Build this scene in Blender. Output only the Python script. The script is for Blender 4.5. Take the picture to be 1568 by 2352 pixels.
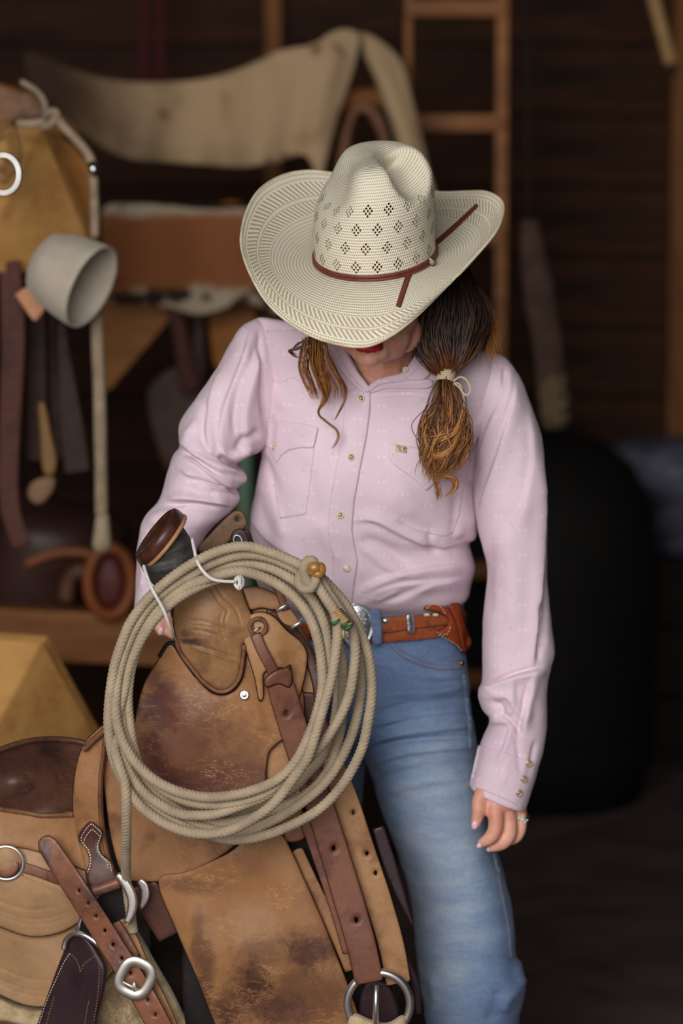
import bpy, bmesh, math, random
import numpy as np
from mathutils import Vector, Matrix, kdtree, noise
from mathutils.geometry import delaunay_2d_cdt

random.seed(7)
rng = np.random.default_rng(7)
for o in list(bpy.data.objects):
    bpy.data.objects.remove(o, do_unlink=True)
scene = bpy.context.scene
COL = scene.collection
PI = math.pi

# ------------------------------------------------------------------ camera, world, light, exposure
FPX = 5440.0
CAM = np.array([0.0, -3.4, 1.50])
PITCH = math.atan(0.38 / 3.4)
cd = bpy.data.cameras.new('camera')
cd.sensor_fit = 'HORIZONTAL'; cd.sensor_width = 24.0
cd.lens = FPX * 24.0 / 1568.0
cd.clip_start = 0.1; cd.clip_end = 60
cd.dof.use_dof = True
cd.dof.focus_distance = 3.20
cd.dof.aperture_fstop = (cd.lens / 1000.0) / 0.036
cam = bpy.data.objects.new('camera', cd)
cam.location = CAM; cam.rotation_euler = (PI / 2 - PITCH, 0, 0)
COL.objects.link(cam); scene.camera = cam

world = bpy.data.worlds.new('overcast_sky'); scene.world = world
world.use_nodes = True
bg = world.node_tree.nodes['Background']
bg.inputs[0].default_value = (0.92, 0.95, 1.0, 1); bg.inputs[1].default_value = 0.42

def area_light(name, loc, target, sx, sy, power, color):
    ld = bpy.data.lights.new(name, 'AREA'); ld.shape = 'RECTANGLE'; ld.size = sx; ld.size_y = sy
    ld.energy = power; ld.color = color
    lo = bpy.data.objects.new(name, ld); lo.location = loc
    d = Vector(target) - Vector(loc)
    lo.rotation_euler = d.to_track_quat('-Z', 'Y').to_euler()
    COL.objects.link(lo); return lo
# daylight that falls in through the open barn doorway behind the camera
area_light('doorway_daylight', (-0.9, -3.7, 2.2), (0.0, 0.0, 1.05), 2.6, 2.2, 150, (1.0, 0.965, 0.93))

vs = scene.view_settings
vs.view_transform = 'Standard'; vs.look = 'None'; vs.gamma = 1.0; vs.use_curve_mapping = False
vs.exposure = 0.0

# ------------------------------------------------------------------ pixel directions -> points at a known depth
_F = np.array([0, math.cos(PITCH), -math.sin(PITCH)]); _U = np.array([0, math.sin(PITCH), math.cos(PITCH)])
def P(px, py, Y):
    px = np.asarray(px, float); py = np.asarray(py, float); Y = np.asarray(Y, float)
    a = (px - 784.0) / FPX; b = (1176.0 - py) / FPX
    dy = _F[1] + b * _U[1]; dz = _F[2] + b * _U[2]
    t = (Y - CAM[1]) / dy
    return np.stack([a * t, Y + 0 * t, CAM[2] + dz * t], -1)
def proj(p):
    p = np.asarray(p, float) - CAM
    dep = p @ _F
    return np.stack([784.0 + FPX * p[..., 0] / dep, 1176.0 - FPX * (p @ _U) / dep], -1)
def V(px, py, Y): return Vector(P(px, py, Y))

# ------------------------------------------------------------------ object helpers
def srgb(r, g, b):
    f = lambda c: (c / 12.92 if c <= 0.04045 else ((c + 0.055) / 1.055) ** 2.4)
    return (f(r / 255.), f(g / 255.), f(b / 255.), 1.0)
def thing(name, label, cat, loc, group=None):
    o = bpy.data.objects.new(name, None); COL.objects.link(o)
    o.empty_display_size = 0.05
    o.location = loc; o['label'] = label; o['category'] = cat
    if group: o['group'] = group
    o['_w'] = list(map(float, loc))
    return o
def tag(o, label, cat, group=None):
    o['label'] = label; o['category'] = cat
    if group: o['group'] = group
    return o
def worldloc(o): return np.array(o['_w']) if (o is not None and '_w' in o.keys()) else np.zeros(3)
def build(name, verts, faces, mat, parent=None, smooth=True, origin=None, uv=None, mats=None, fmat=None):
    verts = np.asarray(verts, float)
    w = worldloc(parent)
    org = w if origin is None else np.asarray(origin, float)
    me = bpy.data.meshes.new(name)
    me.from_pydata((verts - org).tolist(), [], [list(map(int, f)) for f in faces])
    if smooth: me.polygons.foreach_set('use_smooth', [True] * len(me.polygons))
    if uv is not None:
        l = me.uv_layers.new(name='UVMap')
        vi = np.empty(len(me.loops), np.int32); me.loops.foreach_get('vertex_index', vi)
        l.data.foreach_set('uv', np.asarray(uv, np.float32)[vi].ravel())
    for m in (mats or [mat]): me.materials.append(m)
    if fmat is not None: me.polygons.foreach_set('material_index', fmat)
    me.update()
    o = bpy.data.objects.new(name, me); COL.objects.link(o)
    o['_w'] = [float(x) for x in org]
    if parent is not None: o.parent = parent
    o.location = org - w
    return o
class MB:
    """collects shapes that make up one mesh"""
    def __init__(s): s.v = []; s.f = []; s.n = 0
    def add(s, v, f):
        v = np.asarray(v, float)
        s.v.append(v); s.f += [[i + s.n for i in q] for q in f]; s.n += len(v); return s
    def build(s, name, mat, parent=None, **k): return build(name, np.concatenate(s.v), s.f, mat, parent, **k)

def catmull(pts, n_per=8, closed=False):
    pts = np.asarray(pts, float); n = len(pts); out = []
    rngi = range(n if closed else n - 1)
    for i in rngi:
        if closed: p0, p1, p2, p3 = pts[(i - 1) % n], pts[i], pts[(i + 1) % n], pts[(i + 2) % n]
        else:
            p1, p2 = pts[i], pts[i + 1]
            p0 = pts[i - 1] if i > 0 else 2 * p1 - p2
            p3 = pts[i + 2] if i + 2 < n else 2 * p2 - p1
        for k in range(n_per):
            t = k / n_per
            out.append(0.5 * ((2 * p1) + (-p0 + p2) * t + (2 * p0 - 5 * p1 + 4 * p2 - p3) * t * t + (-p0 + 3 * p1 - 3 * p2 + p3) * t ** 3))
    if not closed: out.append(pts[-1])
    return np.array(out)
def resample(pts, step, closed=False):
    pts = np.asarray(pts, float)
    if closed: pts = np.vstack([pts, pts[:1]])
    d = np.r_[0, np.cumsum(np.linalg.norm(np.diff(pts, axis=0), axis=1))]
    n = max(2, int(round(d[-1] / step)) + 1)
    s = np.linspace(0, d[-1], n)
    out = np.stack([np.interp(s, d, pts[:, k]) for k in range(pts.shape[1])], -1)
    return out[:-1] if closed else out
def frames(pts, closed=False):
    pts = np.asarray(pts, float)
    if closed: t = np.roll(pts, -1, 0) - np.roll(pts, 1, 0)
    else: t = np.gradient(pts, axis=0)
    t /= np.linalg.norm(t, axis=1)[:, None] + 1e-12
    ref = np.array([0, 0, 1.0]) if abs(t[0][2]) < 0.9 else np.array([0, 1.0, 0])
    n0 = np.cross(t[0], ref); n0 /= np.linalg.norm(n0)
    N = [n0]
    for i in range(1, len(t)):
        n = N[-1] - t[i] * (N[-1] @ t[i]); n /= np.linalg.norm(n) + 1e-12; N.append(n)
    N = np.array(N)
    return t, N, np.cross(t, N)
def tube_geo(pts, rad, sides=8, closed=False, twist=None, lobes=0, lobe_amt=0.16, flat=1.0):
    """tube along pts; with lobes > 0 the section is a laid rope of that many strands"""
    pts = np.asarray(pts, float); n = len(pts)
    T, N, B = frames(pts, closed)
    rad = np.broadcast_to(np.asarray(rad, float), (n,))
    th = np.linspace(0, 2 * PI, sides, endpoint=False)
    d = np.r_[0, np.cumsum(np.linalg.norm(np.diff(pts, axis=0), axis=1))]
    R = np.ones((n, sides))
    if lobes:
        ph = th[None, :] - (2 * PI * d / twist)[:, None]
        R = 1 - lobe_amt + lobe_amt * np.abs(np.cos(lobes / 2 * ph)) ** 0.7
    R = R * rad[:, None]
    v = pts[:, None, :] + R[..., None] * (np.cos(th)[None, :, None] * N[:, None, :] + flat * np.sin(th)[None, :, None] * B[:, None, :])
    f = []
    m = n if closed else n - 1
    for i in range(m):
        a = i * sides; b = ((i + 1) % n) * sides
        for k in range(sides):
            k2 = (k + 1) % sides
            f.append([a + k, a + k2, b + k2, b + k])
    if not closed:
        f.append(list(range(sides))[::-1]); f.append([(n - 1) * sides + k for k in range(sides)])
    return v.reshape(-1, 3), f
def tube(name, pts, rad, mat, parent=None, **k):
    v, f = tube_geo(pts, rad, **k); return build(name, v, f, mat, parent)
def box_geo(c, s, R=None, bev=0.0):
    x, y, z = np.array(s) / 2
    if bev <= 0:
        v = np.array([[i * x, j * y, k * z] for i in (-1, 1) for j in (-1, 1) for k in (-1, 1)], float)
        f = [[0, 1, 3, 2], [4, 6, 7, 5], [0, 4, 5, 1], [2, 3, 7, 6], [0, 2, 6, 4], [1, 5, 7, 3]]
    else:
        bm = bmesh.new(); bmesh.ops.create_cube(bm, size=1.0)
        for q in bm.verts: q.co = Vector((q.co.x * 2 * x, q.co.y * 2 * y, q.co.z * 2 * z))
        bmesh.ops.bevel(bm, geom=bm.edges[:], offset=bev, segments=2, affect='EDGES', profile=0.7)
        bm.verts.ensure_lookup_table(); v = np.array([q.co[:] for q in bm.verts]); f = [[q.index for q in p.verts] for p in bm.faces]; bm.free()
    if R is not None: v = v @ np.asarray(R).T
    return v + np.asarray(c, float), f
def rotm(ax, ang): return np.array(Matrix.Rotation(ang, 3, ax))
def lathe_geo(prof, origin, axis, side=None, sides=32, sx=1.0, sy=1.0, closed_top=True):
    """prof: list of (radius, height) along axis"""
    a = np.asarray(axis, float); a /= np.linalg.norm(a)
    s = np.asarray(side if side is not None else ([1, 0, 0] if abs(a[0]) < .8 else [0, 1, 0]), float)
    s = s - a * (s @ a); s /= np.linalg.norm(s); t = np.cross(a, s)
    th = np.linspace(0, 2 * PI, sides, endpoint=False)
    v = []; f = []
    for r, h in prof:
        v.append(np.asarray(origin) + a * h + r * (sx * np.cos(th)[:, None] * s + sy * np.sin(th)[:, None] * t))
    for i in range(len(prof) - 1):
        for k in range(sides):
            k2 = (k + 1) % sides
            f.append([i * sides + k, i * sides + k2, (i + 1) * sides + k2, (i + 1) * sides + k])
    if closed_top:
        f.append(list(range(sides))[::-1]); f.append([(len(prof) - 1) * sides + k for k in range(sides)])
    return np.concatenate(v), f
def sphere_geo(c, r, seg=16, ring=10, R=None):
    r = np.broadcast_to(np.asarray(r, float), (3,))
    v = [[0, 0, 1.0]]; f = []
    for i in range(1, ring):
        p = PI * i / ring
        for k in range(seg):
            q = 2 * PI * k / seg; v.append([math.sin(p) * math.cos(q), math.sin(p) * math.sin(q), math.cos(p)])
    v.append([0, 0, -1.0]); n = len(v) - 1
    for k in range(seg): f.append([0, 1 + k, 1 + (k + 1) % seg]); f.append([n, n - seg + (k + 1) % seg, n - seg + k])
    for i in range(ring - 2):
        for k in range(seg):
            a = 1 + i * seg; b = a + seg; k2 = (k + 1) % seg
            f.append([a + k, b + k, b + k2, a + k2])
    v = np.array(v) * r
    if R is not None: v = v @ np.asarray(R).T
    return v + np.asarray(c, float), f

# ------------------------------------------------------------------ folds: list of (polyline px, width px, amplitude m[, kind])
def seg_dist(xy, poly):
    """distance to polyline, signed side and position 0..1 along it"""
    xy = np.asarray(xy, float); poly = np.asarray(poly, float)
    best = np.full(len(xy), 1e9); side = np.zeros(len(xy)); pos = np.zeros(len(xy))
    L = np.r_[0, np.cumsum(np.linalg.norm(np.diff(poly, axis=0), axis=1))]
    for i in range(len(poly) - 1):
        a, b = poly[i], poly[i + 1]; ab = b - a; l2 = ab @ ab + 1e-9
        t = np.clip(((xy - a) @ ab) / l2, 0, 1)
        q = a + t[:, None] * ab; dv = xy - q; d = np.hypot(dv[:, 0], dv[:, 1])
        s = np.sign(ab[0] * dv[:, 1] - ab[1] * dv[:, 0])
        m = d < best
        best[m] = d[m]; side[m] = s[m]; pos[m] = (L[i] + t[m] * math.sqrt(l2)) / L[-1]
    return best, side, pos
def folds(xy, lst):
    out = np.zeros(len(xy))
    for item in lst:
        pts, w, amp = item[:3]; kind = item[3] if len(item) > 3 else 'g'
        pl = catmull(pts, 5) if len(pts) > 2 else np.asarray(pts, float)
        lo = pl.min(0) - 4 * w; hi = pl.max(0) + 4 * w
        m = np.all((xy > lo) & (xy < hi), axis=1)
        if not m.any(): continue
        d, s, p = seg_dist(xy[m], pl)
        taper = np.clip(np.minimum(p, 1 - p) * 5 + 0.12, 0, 1)
        x = d / w
        if kind == 'g': val = np.exp(-x * x)
        elif kind == 'r': val = np.where(s > 0, np.exp(-(x / 2.2) ** 2), np.exp(-(x * 1.8) ** 2))   # fold with a steep side
        elif kind == 'l': val = np.where(s < 0, np.exp(-(x / 2.2) ** 2), np.exp(-(x * 1.8) ** 2))
        out[m] += amp * taper * val
    return out
def fbm(p, scale, oct=3):
    return np.array([noise.fractal(Vector(q) * scale, 0.9, 2.0, oct) for q in p])

def pairloft(rows, nu=96, nv=160, power=1.0, fold=(), rough=0.0, rscale=14.0, lin=False, side_fix=None, foldback=False):
    """rows: (Lx,Ly,Rx,Ry,Ycentre,halfdepth): closed rings that pass through both traced edges, with real depth"""
    rows = np.asarray(rows, float)
    k = max(2, int(nv / (len(rows) - 1)))
    R = catmull(rows, k) if not lin else np.array([rows[i] + (rows[i + 1] - rows[i]) * t / k for i in range(len(rows) - 1) for t in range(k)] + [rows[-1]])
    th = np.linspace(0, 2 * PI, nu, endpoint=False)
    c = np.cos(th); s = np.sin(th)
    c = np.sign(c) * np.abs(c) ** power; s = np.sign(s) * np.abs(s) ** power
    L = P(R[:, 0], R[:, 1], R[:, 4]); Q = P(R[:, 2], R[:, 3], R[:, 4])
    mid = (L + Q) / 2; half = (Q - L) / 2
    v = mid[:, None, :] + c[None, :, None] * half[:, None, :]
    v = v + (-s)[None, :, None] * R[:, 5][:, None, None] * np.array([0, 1.0, 0])
    n = len(R)
    du = np.roll(v, -1, 1) - np.roll(v, 1, 1); dv = np.gradient(v, axis=0)
    nr = np.cross(du, dv); nr /= np.linalg.norm(nr, axis=2)[..., None] + 1e-12
    # make the normals point outwards
    out = v - mid[:, None, :]
    if (nr * out).sum() < 0: nr = -nr
    flat = v.reshape(-1, 3); nf = nr.reshape(-1, 3)
    disp = np.zeros(len(flat))
    if len(fold):
        xy = proj(flat)
        front = np.tile(np.clip(s * 3 + 0.6, 0, 1), n)
        if foldback: front = np.ones_like(front)
        disp += folds(xy, fold) * front
    if rough: disp += rough * fbm(flat, rscale)
    flat = flat + nf * disp[:, None]
    f = []
    for i in range(n - 1):
        for k2 in range(nu):
            j = (k2 + 1) % nu
            f.append([i * nu + k2, i * nu + j, (i + 1) * nu + j, (i + 1) * nu + k2])
    uv = np.stack([np.tile(th / (2 * PI), n), np.repeat(np.linspace(0, 1, n), nu)], -1)
    return flat, f, dict(nu=nu, n=n, s=s, uv=uv)
def cap_rings(f, info, a=True, b=True):
    nu, n = info['nu'], info['n']
    if a: f.append(list(range(nu))[::-1])
    if b: f.append([(n - 1) * nu + k for k in range(nu)])
    return f
class Depth:
    """depth of a built surface's camera-facing side, so that pieces can be laid on it"""
    def __init__(s, verts, info=None, mask=None):
        v = np.asarray(verts)
        if info is not None: v = v.reshape(info['n'], info['nu'], 3)[:, info['s'] > -0.05].reshape(-1, 3)
        if mask is not None: v = v[mask]
        s.xy = proj(v); s.y = v[:, 1]
        s.kd = kdtree.KDTree(len(v))
        for i, q in enumerate(s.xy): s.kd.insert((q[0], q[1], 0), i)
        s.kd.balance()
    def one(s, x, y):
        r = s.kd.find_n((x, y, 0), 6); w = 0; a = 0
        m = min(s.y[i] for _, i, _ in r)
        for _, i, d in r:
            if s.y[i] > m + 0.05: continue
            k = 1 / (d + 0.4) ** 2; w += k; a += k * s.y[i]
        return a / w
    def __call__(s, x, y, off=0.0):
        return np.array([s.one(a, b) for a, b in zip(np.ravel(x), np.ravel(y))]) + off
class IDW:
    def __init__(s, pts, power=2.5, off=0.0): s.p = np.asarray(pts, float); s.pw = power; s.off = off
    def __call__(s, x, y):
        x = np.ravel(x).astype(float); y = np.ravel(y).astype(float)
        d2 = (x[:, None] - s.p[None, :, 0]) ** 2 + (y[:, None] - s.p[None, :, 1]) ** 2 + 900.0
        w = d2 ** (-s.pw / 2); return (w * s.p[None, :, 2]).sum(1) / w.sum(1) + s.off
def depthfn(Y):
    if callable(Y): return lambda x, y: np.ravel(Y(x, y))
    return lambda x, y: np.full(len(np.ravel(x)), float(Y))
def inside(xy, poly):
    x, y = xy[:, 0], xy[:, 1]; r = np.zeros(len(xy), bool); n = len(poly); j = n - 1
    for i in range(n):
        xi, yi = poly[i]; xj, yj = poly[j]
        c = ((yi > y) != (yj > y)) & (x < (xj - xi) * (y - yi) / (yj - yi + 1e-12) + xi)
        r ^= c; j = i
    return r
def panel_geo(outline, Y, thick=0.004, step=9.0, smooth=True, er=5.0, holes=(), fold=(), dome=0.0, noise_amp=0.0, thick_back=None):
    """sheet cut to an outline, laid at its own depth, with thickness, rounded edges and punched holes"""
    o = np.asarray(outline, float)
    if smooth: o = catmull(o, 6, closed=True)
    o = resample(o, step, closed=True)
    loops = [o]
    for (hx, hy, hr) in holes:
        a = np.linspace(0, 2 * PI, 10, endpoint=False); loops.append(np.stack([hx + hr * .75 * np.cos(a), hy + hr * np.sin(a)], -1))
    lo = o.min(0); hi = o.max(0)
    gx, gy = np.meshgrid(np.arange(lo[0] + step / 2, hi[0], step), np.arange(lo[1] + step / 2, hi[1], step * 0.87))
    gx = gx + (np.arange(gx.shape[0]) % 2)[:, None] * step / 2
    g = np.stack([gx.ravel(), gy.ravel()], -1)
    g = g[inside(g, o)]
    closed = np.vstack([o, o[:1]])
    if len(g):
        d, _, _ = seg_dist(g, closed); g = g[d > step * 0.45]
        for h in loops[1:]:
            c = h.mean(0); rr = np.abs(h - c).max(); g = g[np.hypot(*(g - c).T) > rr * 1.5]
    extra = []
    if er > 0:                                   # a row of points just inside the edge makes the rounding
        t = np.roll(o, -1, 0) - np.roll(o, 1, 0); t /= np.linalg.norm(t, axis=1)[:, None] + 1e-9
        nrm = np.stack([-t[:, 1], t[:, 0]], -1)
        for k in (0.3, 0.9):
            for sg in (1, -1):
                q = o + sg * nrm * er * k; q = q[inside(q, o)]
                if len(q):
                    dq, _, _ = seg_dist(q, closed); q = q[dq > er * k * 0.8]; extra.append(q)
    if len(g) and extra:
        E = np.concatenate(extra)
        d, _, _ = seg_dist(g, closed); g = g[d > er * 1.3]
    pts = np.concatenate(loops + extra + ([g] if len(g) else []))
    edges = []; b = 0
    for l in loops:
        n = len(l); edges += [(b + i, b + (i + 1) % n) for i in range(n)]; b += n
    r = delaunay_2d_cdt([Vector(q) for q in pts], edges, [], 0, 1e-4)
    pv = np.array([q[:] for q in r[0]]); tri = np.array([t for t in r[2] if len(t) == 3])
    c = pv[tri].mean(1); keep = inside(c, o)
    for h in loops[1:]: keep &= ~inside(c, h)
    tri = tri[keep]
    a = pv[tri]; ar = (a[:, 1, 0] - a[:, 0, 0]) * (a[:, 2, 1] - a[:, 0, 1]) - (a[:, 1, 1] - a[:, 0, 1]) * (a[:, 2, 0] - a[:, 0, 0])
    tri[ar > 0] = tri[ar > 0][:, ::-1]           # image y runs down: wind towards the camera
    d, _, _ = seg_dist(pv, closed)
    for h in loops[1:]:
        dh, _, _ = seg_dist(pv, np.vstack([h, h[:1]])); d = np.minimum(d, dh * 1.5)
    yf = depthfn(Y)(pv[:, 0], pv[:, 1])
    if dome: yf = yf - dome * (1 - np.exp(-d / (0.25 * (hi - lo).min() + 1e-6)))
    if len(fold): yf = yf - folds(pv, fold)
    if er > 0:
        x = np.clip(1 - d / er, 0, 1); rnd = thick * 0.5 * (1 - np.sqrt(np.clip(1 - x * x, 0, 1)))
    else: rnd = 0
    fr = P(pv[:, 0], pv[:, 1], yf + rnd)
    if noise_amp: fr[:, 1] += noise_amp * fbm(fr, 30)
    bk = fr.copy(); bk[:, 1] += (thick - 2 * rnd) if thick_back is None else thick_back
    panel_geo.last = (len(tri), d[tri].mean(1), er)
    n = len(pv); f = [list(t) for t in tri] + [[t[0] + n, t[2] + n, t[1] + n] for t in tri]
    cnt = {}
    for t in tri:
        for i in range(3):
            e = (t[i], t[(i + 1) % 3]); cnt[e] = cnt.get(e, 0) + 1
    for (i, j) in cnt:
        if (j, i) not in cnt: f.append([j, i, i + n, j + n])
    return np.concatenate([fr, bk]), f
def panel(name, outline, Y, mat, parent=None, **k):
    v, f = panel_geo(outline, Y, **k)
    if mat.name.endswith('_leather') and EDGE:                      # cut edges are burnished darker than the faces
        nt, dt, er = panel_geo.last; fm = [int(x < er * 0.45) for x in dt] + [0] * nt; fm += [1] * (len(f) - 2 * nt)
        return build(name, v, f, None, parent, mats=[mat, EDGE[0]], fmat=fm)
    return build(name, v, f, mat, parent)
EDGE = []
def strap_outline(cl, w, tip=0):
    """outline of a strap from its centre line and width(s) in px"""
    cl = catmull(cl, 6); t = np.gradient(cl, axis=0); t /= np.linalg.norm(t, axis=1)[:, None]
    nrm = np.stack([-t[:, 1], t[:, 0]], -1)
    w = np.interp(np.linspace(0, 1, len(cl)), np.linspace(0, 1, len(np.atleast_1d(w))), np.atleast_1d(w)) / 2
    a = cl + nrm * w[:, None]; b = cl - nrm * w[:, None]
    head = []
    if tip:
        for k in np.linspace(-1, 1, 7)[1:-1]:
            head.append(cl[0] - t[0] * w[0] * tip * math.sqrt(1 - k * k) - nrm[0] * w[0] * k * -1)
        head = head[::-1]
    return np.vstack([a, b[::-1]] + ([np.array(head)[::-1]] if len(head) else []))
def strap(name, cl, w, Y, mat, parent=None, tip=0, **k):
    k.setdefault('step', 8.0); k.setdefault('er', 4.0)
    return panel(name, strap_outline(cl, w, tip), Y, mat, parent, smooth=False, **k)
def path3(pts, Y, n_per=8):
    """2-D path smoothed and laid at a depth"""
    p = catmull(pts, n_per); return P(p[:, 0], p[:, 1], depthfn(Y)(p[:, 0], p[:, 1]))
def stitches(name, path_px, Y, mat, parent, ln=5.0, gap=3.5, r=0.0006):
    p = resample(catmull(path_px, 8), 1.0); mb = MB(); i = 0
    yy = depthfn(Y)(p[:, 0], p[:, 1])
    q = P(p[:, 0], p[:, 1], yy)
    while i + ln < len(q):
        s = q[[int(i), int(i + ln / 2), int(i + ln)]]; s = s.copy(); s[1, 1] -= r * .6
        mb.add(*tube_geo(s, [r * .7, r, r * .7], sides=5)); i += ln + gap
    o = mb.build(name, mat, parent); o['kind'] = 'stuff'; return o
def ring_geo(c, ru, rv, r, U, Vv, seg=40, sides=10, a0=0, a1=2 * PI):
    closed = abs(a1 - a0 - 2 * PI) < 1e-6
    a = np.linspace(a0, a1, seg, endpoint=not closed)
    pts = np.asarray(c) + ru * np.cos(a)[:, None] * np.asarray(U) + rv * np.sin(a)[:, None] * np.asarray(Vv)
    return tube_geo(pts, r, sides=sides, closed=closed)
# ------------------------------------------------------------------ materials
class NB:
    def __init__(s, name):
        s.m = bpy.data.materials.new(name); s.m.use_nodes = True
        s.nt = s.m.node_tree; s.bsdf = s.nt.nodes['Principled BSDF']
        s.out = s.nt.nodes['Material Output']
    def node(s, t, **kw):
        n = s.nt.nodes.new(t)
        for k, v in kw.items(): setattr(n, k, v)
        return n
    def link(s, a, b): s.nt.links.new(a, b)
    def setin(s, sock, v):
        if hasattr(v, 'is_linked') or isinstance(v, bpy.types.NodeSocket): s.link(v, sock)
        else: sock.default_value = v
    def coord(s, kind='Object'): return s.node('ShaderNodeTexCoord').outputs[kind]
    def math(s, op, a, b=0.0, c=0.0):
        n = s.node('ShaderNodeMath', operation=op)
        s.setin(n.inputs[0], a); s.setin(n.inputs[1], b); s.setin(n.inputs[2], c); return n.outputs[0]
    def mapping(s, vec, scale=(1, 1, 1), rot=(0, 0, 0), loc=(0, 0, 0)):
        n = s.node('ShaderNodeMapping'); s.link(vec, n.inputs[0])
        n.inputs['Scale'].default_value = scale; n.inputs['Rotation'].default_value = rot; n.inputs['Location'].default_value = loc
        return n.outputs[0]
    def noise(s, vec, scale, detail=4, rough=0.55, dist=0.0):
        n = s.node('ShaderNodeTexNoise'); s.link(vec, n.inputs['Vector'])
        n.inputs['Scale'].default_value = scale; n.inputs['Detail'].default_value = detail
        n.inputs['Roughness'].default_value = rough; n.inputs['Distortion'].default_value = dist
        return n.outputs['Fac']
    def step(s, v, a, b):
        n = s.node('ShaderNodeMapRange', interpolation_type='SMOOTHSTEP'); s.setin(n.inputs[0], v)
        n.inputs[1].default_value = a; n.inputs[2].default_value = b; return n.outputs[0]
    def mix(s, f, a, b, blend='MIX'):
        n = s.node('ShaderNodeMix', data_type='RGBA', blend_type=blend)
        s.setin(n.inputs[0], f); s.setin(n.inputs[6], a); s.setin(n.inputs[7], b); return n.outputs[2]
    def sep(s, vec):
        n = s.node('ShaderNodeSeparateXYZ'); s.link(vec, n.inputs[0]); return n.outputs
    def bump(s, h, strength=0.3, dist=0.001, prev=None):
        n = s.node('ShaderNodeBump'); s.link(h, n.inputs['Height'])
        n.inputs['Strength'].default_value = strength; n.inputs['Distance'].default_value = dist
        if prev is not None: s.link(prev, n.inputs['Normal'])
        return n.outputs[0]
    def done(s, col, rough=0.6, normal=None, metal=0.0, spec=None, sheen=0.0, sss=None):
        b = s.bsdf; s.setin(b.inputs['Base Color'], col); s.setin(b.inputs['Roughness'], rough)
        b.inputs['Metallic'].default_value = metal
        if normal is not None: s.link(normal, b.inputs['Normal'])
        if spec is not None: b.inputs['Specular IOR Level'].default_value = spec
        if sheen: b.inputs['Sheen Weight'].default_value = sheen; b.inputs['Sheen Roughness'].default_value = 0.4
        if sss:
            b.inputs['Subsurface Weight'].default_value = sss; b.inputs['Subsurface Radius'].default_value = (0.01, 0.004, 0.002); b.inputs['Subsurface Scale'].default_value = 0.4
        return s.m

def leather(name, c1, c2, c3=None, amount=0.5, scale=9.0, rough=0.55, spots=(), root=(0, 0, 0), scratch=0.35, bump=0.25, spotcol=None):
    n = NB(name); co = n.coord()
    a = n.noise(co, scale, 7, 0.65, 0.3)
    col = n.mix(n.step(a, 0.62 - 0.3 * amount, 0.75 - 0.1 * amount), c1, c2)
    if spots:
        tot = None
        w = n.math('MULTIPLY', n.math('SUBTRACT', n.noise(co, 26, 9, 0.78, 0.3), 0.5), 2.6)
        for (px, py, Y, rx, rz, s) in spots:
            p = P(px, py, Y) - np.asarray(root)
            mp = n.mapping(co, loc=tuple(-p / np.array([rx, 1, rz])), scale=(1 / rx, 0.001, 1 / rz))
            ln = n.node('ShaderNodeVectorMath', operation='LENGTH'); n.link(mp, ln.inputs[0])
            k = n.math('MULTIPLY', n.step(n.math('ADD', ln.outputs['Value'], w), 1.25, 0.35), s)
            tot = k if tot is None else n.math('MAXIMUM', tot, k)
        col = n.mix(tot, col, spotcol or c2)
    f = n.noise(co, 70, 5, 0.7)
    col = n.mix(n.math('MULTIPLY', n.step(f, 0.35, 0.75), 0.35), col, c2)
    if c3 is not None:
        s1 = n.noise(n.mapping(co, scale=(1, 1, 2.6), rot=(0.3, 0.7, 0.2)), 24, 5, 0.72, 0.5)
        l = n.math('ABSOLUTE', n.math('SUBTRACT', s1, 0.5))
        m = n.math('MULTIPLY', n.step(l, 0.018, 0.0), n.step(n.noise(co, 14, 2), 0.45, 0.65))
        col = n.mix(n.math('MULTIPLY', m, scratch), col, c3)
    sp = n.noise(co, 130, 3, 0.6); col = n.mix(n.math('MULTIPLY', n.step(sp, 0.66, 0.72), 0.45), col, c2)
    g = n.noise(co, 420, 4, 0.7)
    h = n.math('ADD', n.math('MULTIPLY', g, 0.5), n.math('MULTIPLY', f, 0.8))
    r = n.math('ADD', n.math('MULTIPLY', f, 0.25), rough - 0.12)
    return n.done(col, r, n.bump(h, bump, 0.0012), spec=0.35)
def wood(name, c1, c2, rot=(0, 0, 0), scale=3.0, rough=0.6, stretch=12.0, bump=0.2):
    n = NB(name); co = n.mapping(n.coord(), rot=rot)
    st = n.mapping(co, scale=(1, stretch, stretch))
    a = n.noise(st, scale, 6, 0.6, 0.8); b = n.noise(st, scale * 6, 4, 0.6)
    v = n.math('ADD', n.math('MULTIPLY', a, 0.7), n.math('MULTIPLY', b, 0.3))
    col = n.mix(n.step(v, 0.35, 0.68), c1, c2)
    return n.done(col, rough, n.bump(v, bump, 0.002), spec=0.3)
def metal(name, col, rough=0.25, bump=0.0, bscale=200.0):
    n = NB(name); co = n.coord(); a = n.noise(co, bscale, 4, 0.6)
    b = n.noise(co, 40, 4, 0.6)
    c = n.mix(n.step(b, 0.3, 0.8), col, tuple(x * 0.7 for x in col[:3]) + (1,))
    return n.done(c, n.math('ADD', n.math('MULTIPLY', b, 0.2), rough - 0.08), n.bump(a, bump, 0.001) if bump else None, metal=1.0)
def plain(name, col, rough=0.7, var=0.2, scale=20.0, bump=0.15, dark=None, spec=0.3, sheen=0.0):
    n = NB(name); co = n.coord(); a = n.noise(co, scale, 6, 0.6); b = n.noise(co, scale * 9, 3, 0.6)
    d = dark or tuple(x * (1 - var * 2) for x in col[:3]) + (1,)
    c = n.mix(n.step(a, 0.3, 0.75), col, d)
    return n.done(c, rough, n.bump(n.math('ADD', a, n.math('MULTIPLY', b, 0.4)), bump, 0.002), spec=spec, sheen=sheen)

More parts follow.
